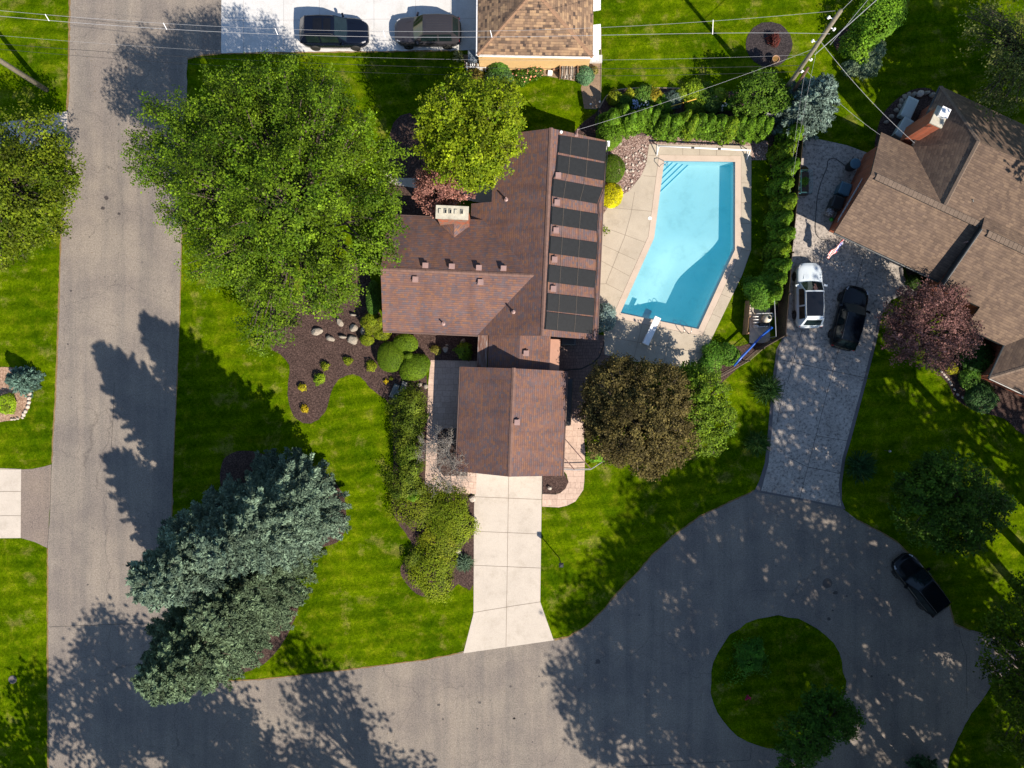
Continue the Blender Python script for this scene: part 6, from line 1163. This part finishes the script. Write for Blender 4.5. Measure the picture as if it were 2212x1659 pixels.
# lamp post by the drive
b = W(1208, 1205, 0); o = empty("lamp_post", b, 0, "slim black lamp post on the lawn right of the concrete drive", "lamp post"); m = MB(); m.tube([(0, 0, 0), (0, 0, 1.75)], .035, 8); m.build("post", DARKM, o)
m = MB(); m.add([(s1*a, s2*a, z) for z, a in ((1.72, .09), (2.0, .14)) for s1, s2 in ((-1, -1), (1, -1), (1, 1), (-1, 1))], [(0, 1, 5, 4), (1, 2, 6, 5), (2, 3, 7, 6), (3, 0, 4, 7)]); m.build("lantern_glass", GLASS, o)
m = MB(); m.add([(s1*a, s2*a, z) for z, a in ((2.0, .16), (2.06, .13), (2.12, .05)) for s1, s2 in ((-1, -1), (1, -1), (1, 1), (-1, 1))], [(0, 1, 5, 4), (1, 2, 6, 5), (2, 3, 7, 6), (3, 0, 4, 7), (4, 5, 9, 8), (5, 6, 10, 9), (6, 7, 11, 10), (7, 4, 8, 11), (8, 9, 10, 11)]); m.build("lantern_cap", DARKM, o)
b = WT(3, 2, 1020, 580, 0); o = empty("lamp_post", b, 0, "small glinting garden lamp on the dark right-hand lawn", "garden lamp"); m = MB(); m.tube([(0, 0, 0), (0, 0, .7)], .02, 6); m.build("post", DARKM, o); m = MB(); m.lathe([(.05, .65), (.10, .74), (.06, .82), (0, .84)], n=12); m.build("lantern_cap", STEEL, o)
# ------------------------------------------------------------------ rocks and stones
def rockmesh(seed, sub=3):
    bm = bmesh.new(); bmesh.ops.create_icosphere(bm, subdivisions=sub, radius=1); rr = random.Random(seed); ks = [(Vector((rr.gauss(0, 1), rr.gauss(0, 1), rr.gauss(0, 1))).normalized(), rr.uniform(.62, .95)) for _ in range(9)]
    for v in bm.verts:
        for k, d in ks:
            e = v.co.dot(k)
            if e > d: v.co -= k*(e-d)*.85
        v.co *= rr.uniform(.965, 1.035)
    me = bpy.data.meshes.new("rock"); bm.to_mesh(me); bm.free(); return me
RM = [rockmesh(s) for s in range(6)]; RMP = [rockmesh(s+20, 2) for s in range(5)]
for me in RM: me.materials.append(ROCK)
for me in RMP: me.materials.append(PROCK)
def rock(label, D, rx, ry, h, rz=0, k=0, cat="rock", grp=None, meshes=None, name="rock"):
    o = bpy.data.objects.new(name, (meshes or RM)[k % len(meshes or RM)]); col.objects.link(o); c = W(D[0], D[1], h*.4); o.location = (c.x, c.y, h*.28); o.scale = (rx, ry, h*.7); o.rotation_euler = (0, 0, rz); props(o, label, cat, grp); return o
q = 1/116.
for i, (lab, x, y, a, b, rz) in enumerate((("pale boulder in the mulch, leftmost of the stones below the huge maple", 520, 1197, 50, 30, -.1), ("rough grey boulder, second from the left in the mulch", 635, 1257, 36, 26, .3), ("flat pinkish stone between two boulders in the mulch", 740, 1243, 34, 13, .1), ("round pale boulder, nearest to the yellow-green shrubs", 822, 1270, 42, 40, .4),
        ("brown-grey boulder above the round pale one", 832, 1168, 34, 32, .2), ("tilted slab-like boulder at the maple's lower edge", 715, 1120, 40, 22, 1.0), ("shaded boulder tucked against the yellow-green shrub", 918, 1192, 28, 34, 0), ("flat stone just under the maple's lower leaves", 830, 1055, 26, 12, .1), ("pale stone in the shade near the breezeway", 1615, 1345, 24, 28, 0), ("tiny pale stone above the shaded one near the breezeway", 1628, 1312, 12, 9, 0), ("grey stone behind the yellow-topped bush near the breezeway", 1765, 1280, 18, 24, .6))):
    rock(lab, T(1, 1, x, y), a*q*1.05, b*q*1.1, .38 if a > 25 else .16, -rz, i)
for i, (lab, x, y, a, b, rz) in enumerate((("long dark slate slab, left of the pair beside the hedge", 1180, 75, 24, 62, -.42), ("dark slate slab overlapping beside the hedge, right of the pair", 1258, 40, 22, 48, -.3), ("short dark slate slab lowest in the stack by the hedge", 1203, 112, 22, 44, -.35))):
    c = WT(1, 2, x, y, .15); m = MB(); m.box((0, 0, 0), (a*q*2, b*q*2, .12), 0, (.06, .08)); o = m.build("stone_slab", SLAB); o.location = (c.x, c.y, .13+.02*i); o.rotation_euler = (0, 0, rz); props(o, lab, "stone slab", "slate slabs beside the hedge"); bv = o.modifiers.new("b", 'BEVEL'); bv.width = .03
for i, (lab, x, y, a, b) in enumerate((("rounded pale stone at the end of the paved path's upper edge", 1448, 35, 17, 25), ("flat grey stone beside the slate slabs and the paved path", 1392, 20, 24, 18))): rock(lab, T(1, 2, x, y), a*q*1.1, b*q*1.1, .25, .3, i+1)
rock("white flat boulder at the corner of the paved path and the concrete drive", T(1, 2, 1845, 993), .26, .27, .35, .6, 1, meshes=RMP); rock("small pale stone between the junipers and the grass clump", T(1, 2, 1722, 1443), .22, .24, .3, .4, 2, meshes=RMP)
rock("white rock in the round mulch bed by the garage and the curved path", T(2, 2, 322, 902), .18, .17, .3, 0, 3, meshes=RMP); rock("pale rock at the foot of the lowest spruce by the street", T(0, 3, 1858, 872), .28, .22, .35, .2, 4, meshes=RMP); rock("round white stone in the dark bed right of the utility pole", T(3, 0, 820, 398), .17, .2, .3, 0, 1, meshes=RMP)
rock("white rock in the bare tree's bed, by the trunk", T(1, 2, 1615, 535), .10, .13, .25, 0, 2, meshes=RMP); rock("white rock at the lower corner of the bare tree's bed", T(1, 2, 1748, 768), .15, .12, .25, 0, 0, meshes=RMP); rock("dark rounded stone in the pink gravel by the big leafy shrub", T(2, 0, 918, 1225), .18, .16, .22, 0, 1)
rr = random.Random(11)
for i in range(64):
    x = rr.uniform(925, 1145); y = rr.uniform(1240, 1625)
    if x > 1150-(y-1380)*.62*(y > 1380) or (y < 1330 and x < 1000): continue
    s_ = rr.uniform(.05, .13); c = WT(2, 0, x, y); o = bpy.data.objects.new("cobblestone", RMP[i % 5]); col.objects.link(o); o.location = (c.x, c.y, .05); o.scale = (s_, s_*rr.uniform(.6, 1), s_*.7); o.rotation_euler = (0, 0, rr.uniform(0, 3)); props(o, "pale cobblestone among those strewn on the pink gravel beside the pool deck", "cobblestone", "cobblestones strewn on the pink gravel")
BR = [(245, 50), (255, 97), (245, 135), (245, 172), (235, 210), (215, 247), (200, 277), (188, 302), (152, 308), (125, 315), (98, 316)]
for i, (x, y) in enumerate(BR): rock(f"pale edging stone, {names[i]} from the top round the bark bed at the left edge", T(0, 2, x, y), .17 if i < 7 else .11, .14 if i < 7 else .09, .2, .3*i, i, "edging stone", "edging stones round the bark bed", RMP, "edging_stone")
for i, (x, y, a) in enumerate(((100, 1530, .16), (175, 1505, .13), (215, 1530, .12), (240, 1570, .15), (250, 1615, .14))): rock(f"small edging stone, {names[i]} clockwise at the top of the bark bed", T(0, 1, x, y), a, a*.8, .18, .5*i, i, "edging stone", "edging stones round the bark bed", RMP, "edging_stone")
for i, (x, y, a) in enumerate(((1435, 810, .26), (1385, 790, .24), (1330, 797, .33), (1275, 805, .24), (1230, 808, .22), (1195, 825, .24), (1170, 860, .22), (1155, 905, .2), (1125, 940, .2), (1085, 990, .18), (1040, 1040, .18))): rock(f"rounded boulder, {names[i]} from the right round the red mulch by the deck boxes", T(3, 0, x, y), a, a*.75, .3, .3*i, i, "boulder", "boulders round the deck boxes", RMP if i == 2 else None, "boulder")
for i, (x, y) in enumerate(((1510, 1540), (1530, 1560), (1548, 1582), (1565, 1604), (1582, 1626))): rock(f"small edging block, {names[i]} from the top left in the curved edging below the purple tree", T(3, 1, x, y), .13, .10, .14, -.8, i, "edging stone", "edging blocks below the purple tree", RMP, "edging_stone")
for i, (x, y) in enumerate(((1595, 20), (1620, 60), (1650, 105), (1690, 130), (1720, 155), (1790, 185))): rock(f"small edging block, {names[i+5]} from the top left in the curved edging below the purple tree", T(3, 2, x, y), .12, .10, .14, -.8, i, "edging stone", "edging blocks below the purple tree", RMP, "edging_stone")
EDG = m_concrete("bed_edging", (.30, .24, .17), .8, 4)
def edging(label, pts, z=.09, r=.05, mat=None): 
    P = catmull(pts, 4, closed=False); m = MB(); q = [W(x, y, 0) for x, y in P]; m.tube([p+Vector((0, 0, .04)) for p in q], r, 6); props(m.build("bed_edging", mat or EDG), label, "bed edging")
edging("curved pale stone edging along the north border", [T(2, 0, 738, 935), T(2, 0, 800, 830), T(2, 0, 870, 780), T(2, 0, 1000, 757), T(2, 0, 1250, 752), T(2, 0, 1500, 760)])
edging("dark edging between the arborvitae row and the pink gravel", [T(2, 0, 900, 1140), T(2, 0, 1200, 1158), T(2, 0, 1600, 1168), T(2, 0, 1960, 1180)], r=.025, mat=WIRED)
edging("pale vertical edging beside the lawn right of the tan-roofed house", [(1298, 60), (1298, 150), (1297, 226)], r=.03)
edging("curved dark block edging of the bed at the garage corner", [T(3, 1, 1158, 660), T(3, 1, 1175, 740), T(3, 1, 1220, 820), T(3, 1, 1290, 880)], r=.12, mat=BORDER)
# ------------------------------------------------------------------ clutter by the tan-roofed house
a = T(1, 0, 1795, 560); c = W(*T(1, 0, 1877, 562), .6); o = empty("picket_rack", (c.x, c.y, 0), R(-4), "low white picket fence panel beside the wheelie bin", "picket fence")
for k in range(11): m = MB(); m.box((-.68+.136*k, -.0, .40), (.06, .025, .75), 0, (-.35, 0)); m.build("picket", WOOD if k % 4 == 1 else WMET, o)
m = MB(); m.box((0, .06, .2), (1.45, .03, .05)); m.box((0, -.10, .62), (1.45, .03, .05)); m.build("rail", WMET, o)
c = WT(2, 0, 488, 575, .7); o = empty("firewood_stack", (c.x, c.y, 0), R(2), "weathered firewood stack against the yellow siding", "firewood"); rr = random.Random(5)
for k in range(34):
    lay = k//9; x = -.52+.125*(k % 9)+rr.uniform(-.03, .03); m = MB(); L = rr.uniform(.95, 1.25); y0 = rr.uniform(-.08, .08); b_ = rr.uniform(-.1, .1)
    m.tube([(x, y0-L/2, .12+lay*.15), (x+b_, y0, .15+lay*.15+rr.uniform(0, .05)), (x+b_*.3, y0+L/2, .12+lay*.15)], rr.uniform(.045, .075), 6); m.build("log", (GBARK, WOOD, PROCK)[k % 3], o)
m = MB(); m.box((.62, 0, .4), (.05, 1.1, .8)); m.box((-.66, 0, .4), (.05, 1.1, .8)); m.build("rack_end", TWOOD, o)
for lab, x, y, d, mt in (("tan brick stack between the roses and the firewood", 373, 568, (.36, .5, .35), TWOOD), ("white block at the foot of the tan brick stack", 328, 618, (.32, .33, .22), CERW), ("pale plank leaning by the yellow siding above the white block", 272, 533, (.55, .10, .10), WMET), ("grey paver stack behind the pale plank", 325, 540, (.22, .40, .25), WOOD)):
    c = WT(2, 0, x, y, d[2]); o = empty("garden_block", (c.x, c.y, 0), R(-5), lab, "block"); n_ = max(1, int(d[2]/.1))
    for k in range(n_): m = MB(); m.box((rng.uniform(-.02, .02), 0, (k+.5)*d[2]/n_), (d[0], d[1], d[2]/n_*.9), rng.uniform(-.06, .06)); m.build("block", mt, o)
p_ = WT(2, 0, 1455, 875, .9); m = MB(); m.tube([WT(2, 0, 1355, 908, .9), WT(2, 0, 1572, 843, .9)], .03, 6); props(m.build("garden_pole", YELP), "yellow pole lying slantwise over the plants of the north border", "pole")
for lab, x, y in (("white garden light globe on the lawn, left of the pair by the stone edging", 670, 888), ("white garden light globe on the stone edging, right of the pair", 748, 868)): c = WT(2, 0, x, y, .2); m = MB(); m.lathe([(.01, 0), (.02, .12), (.07, .16), (.075, .22), (.04, .28), (0, .29)], (c.x, c.y, 0), 12); props(m.build("garden_light", CERW, smooth=True), lab, "garden light")
# fallen leaves and twigs on the street
m = MB(); rr = random.Random(9)
for k in range(260):
    zone = rr.random()
    if zone < .4: D = (rr.uniform(150, 385), rr.uniform(0, 1300))
    elif zone < .75: D = (rr.uniform(110, 1500), rr.uniform(1480, 1659))
    else: D = (rr.uniform(1250, 2050), rr.uniform(1100, 1650))
    if D[0] < 150-(D[1]*.04): continue
    c = W(*D); s_ = rr.uniform(.02, .05); a = rr.uniform(0, 6.28); ca, sa = math.cos(a)*s_, math.sin(a)*s_
    m.add([(c.x-ca, c.y-sa, .022), (c.x+sa*.6, c.y-ca*.6, .034), (c.x+ca, c.y+sa, .024), (c.x-sa*.6, c.y+ca*.6, .03)], [(0, 1, 2, 3)])
props(m.build("leaf_litter", plain("dry_leaf", (.13, .085, .045), .9, .4, 6)), "scattered dry leaves and twigs on the asphalt", "leaf litter", kind="stuff")
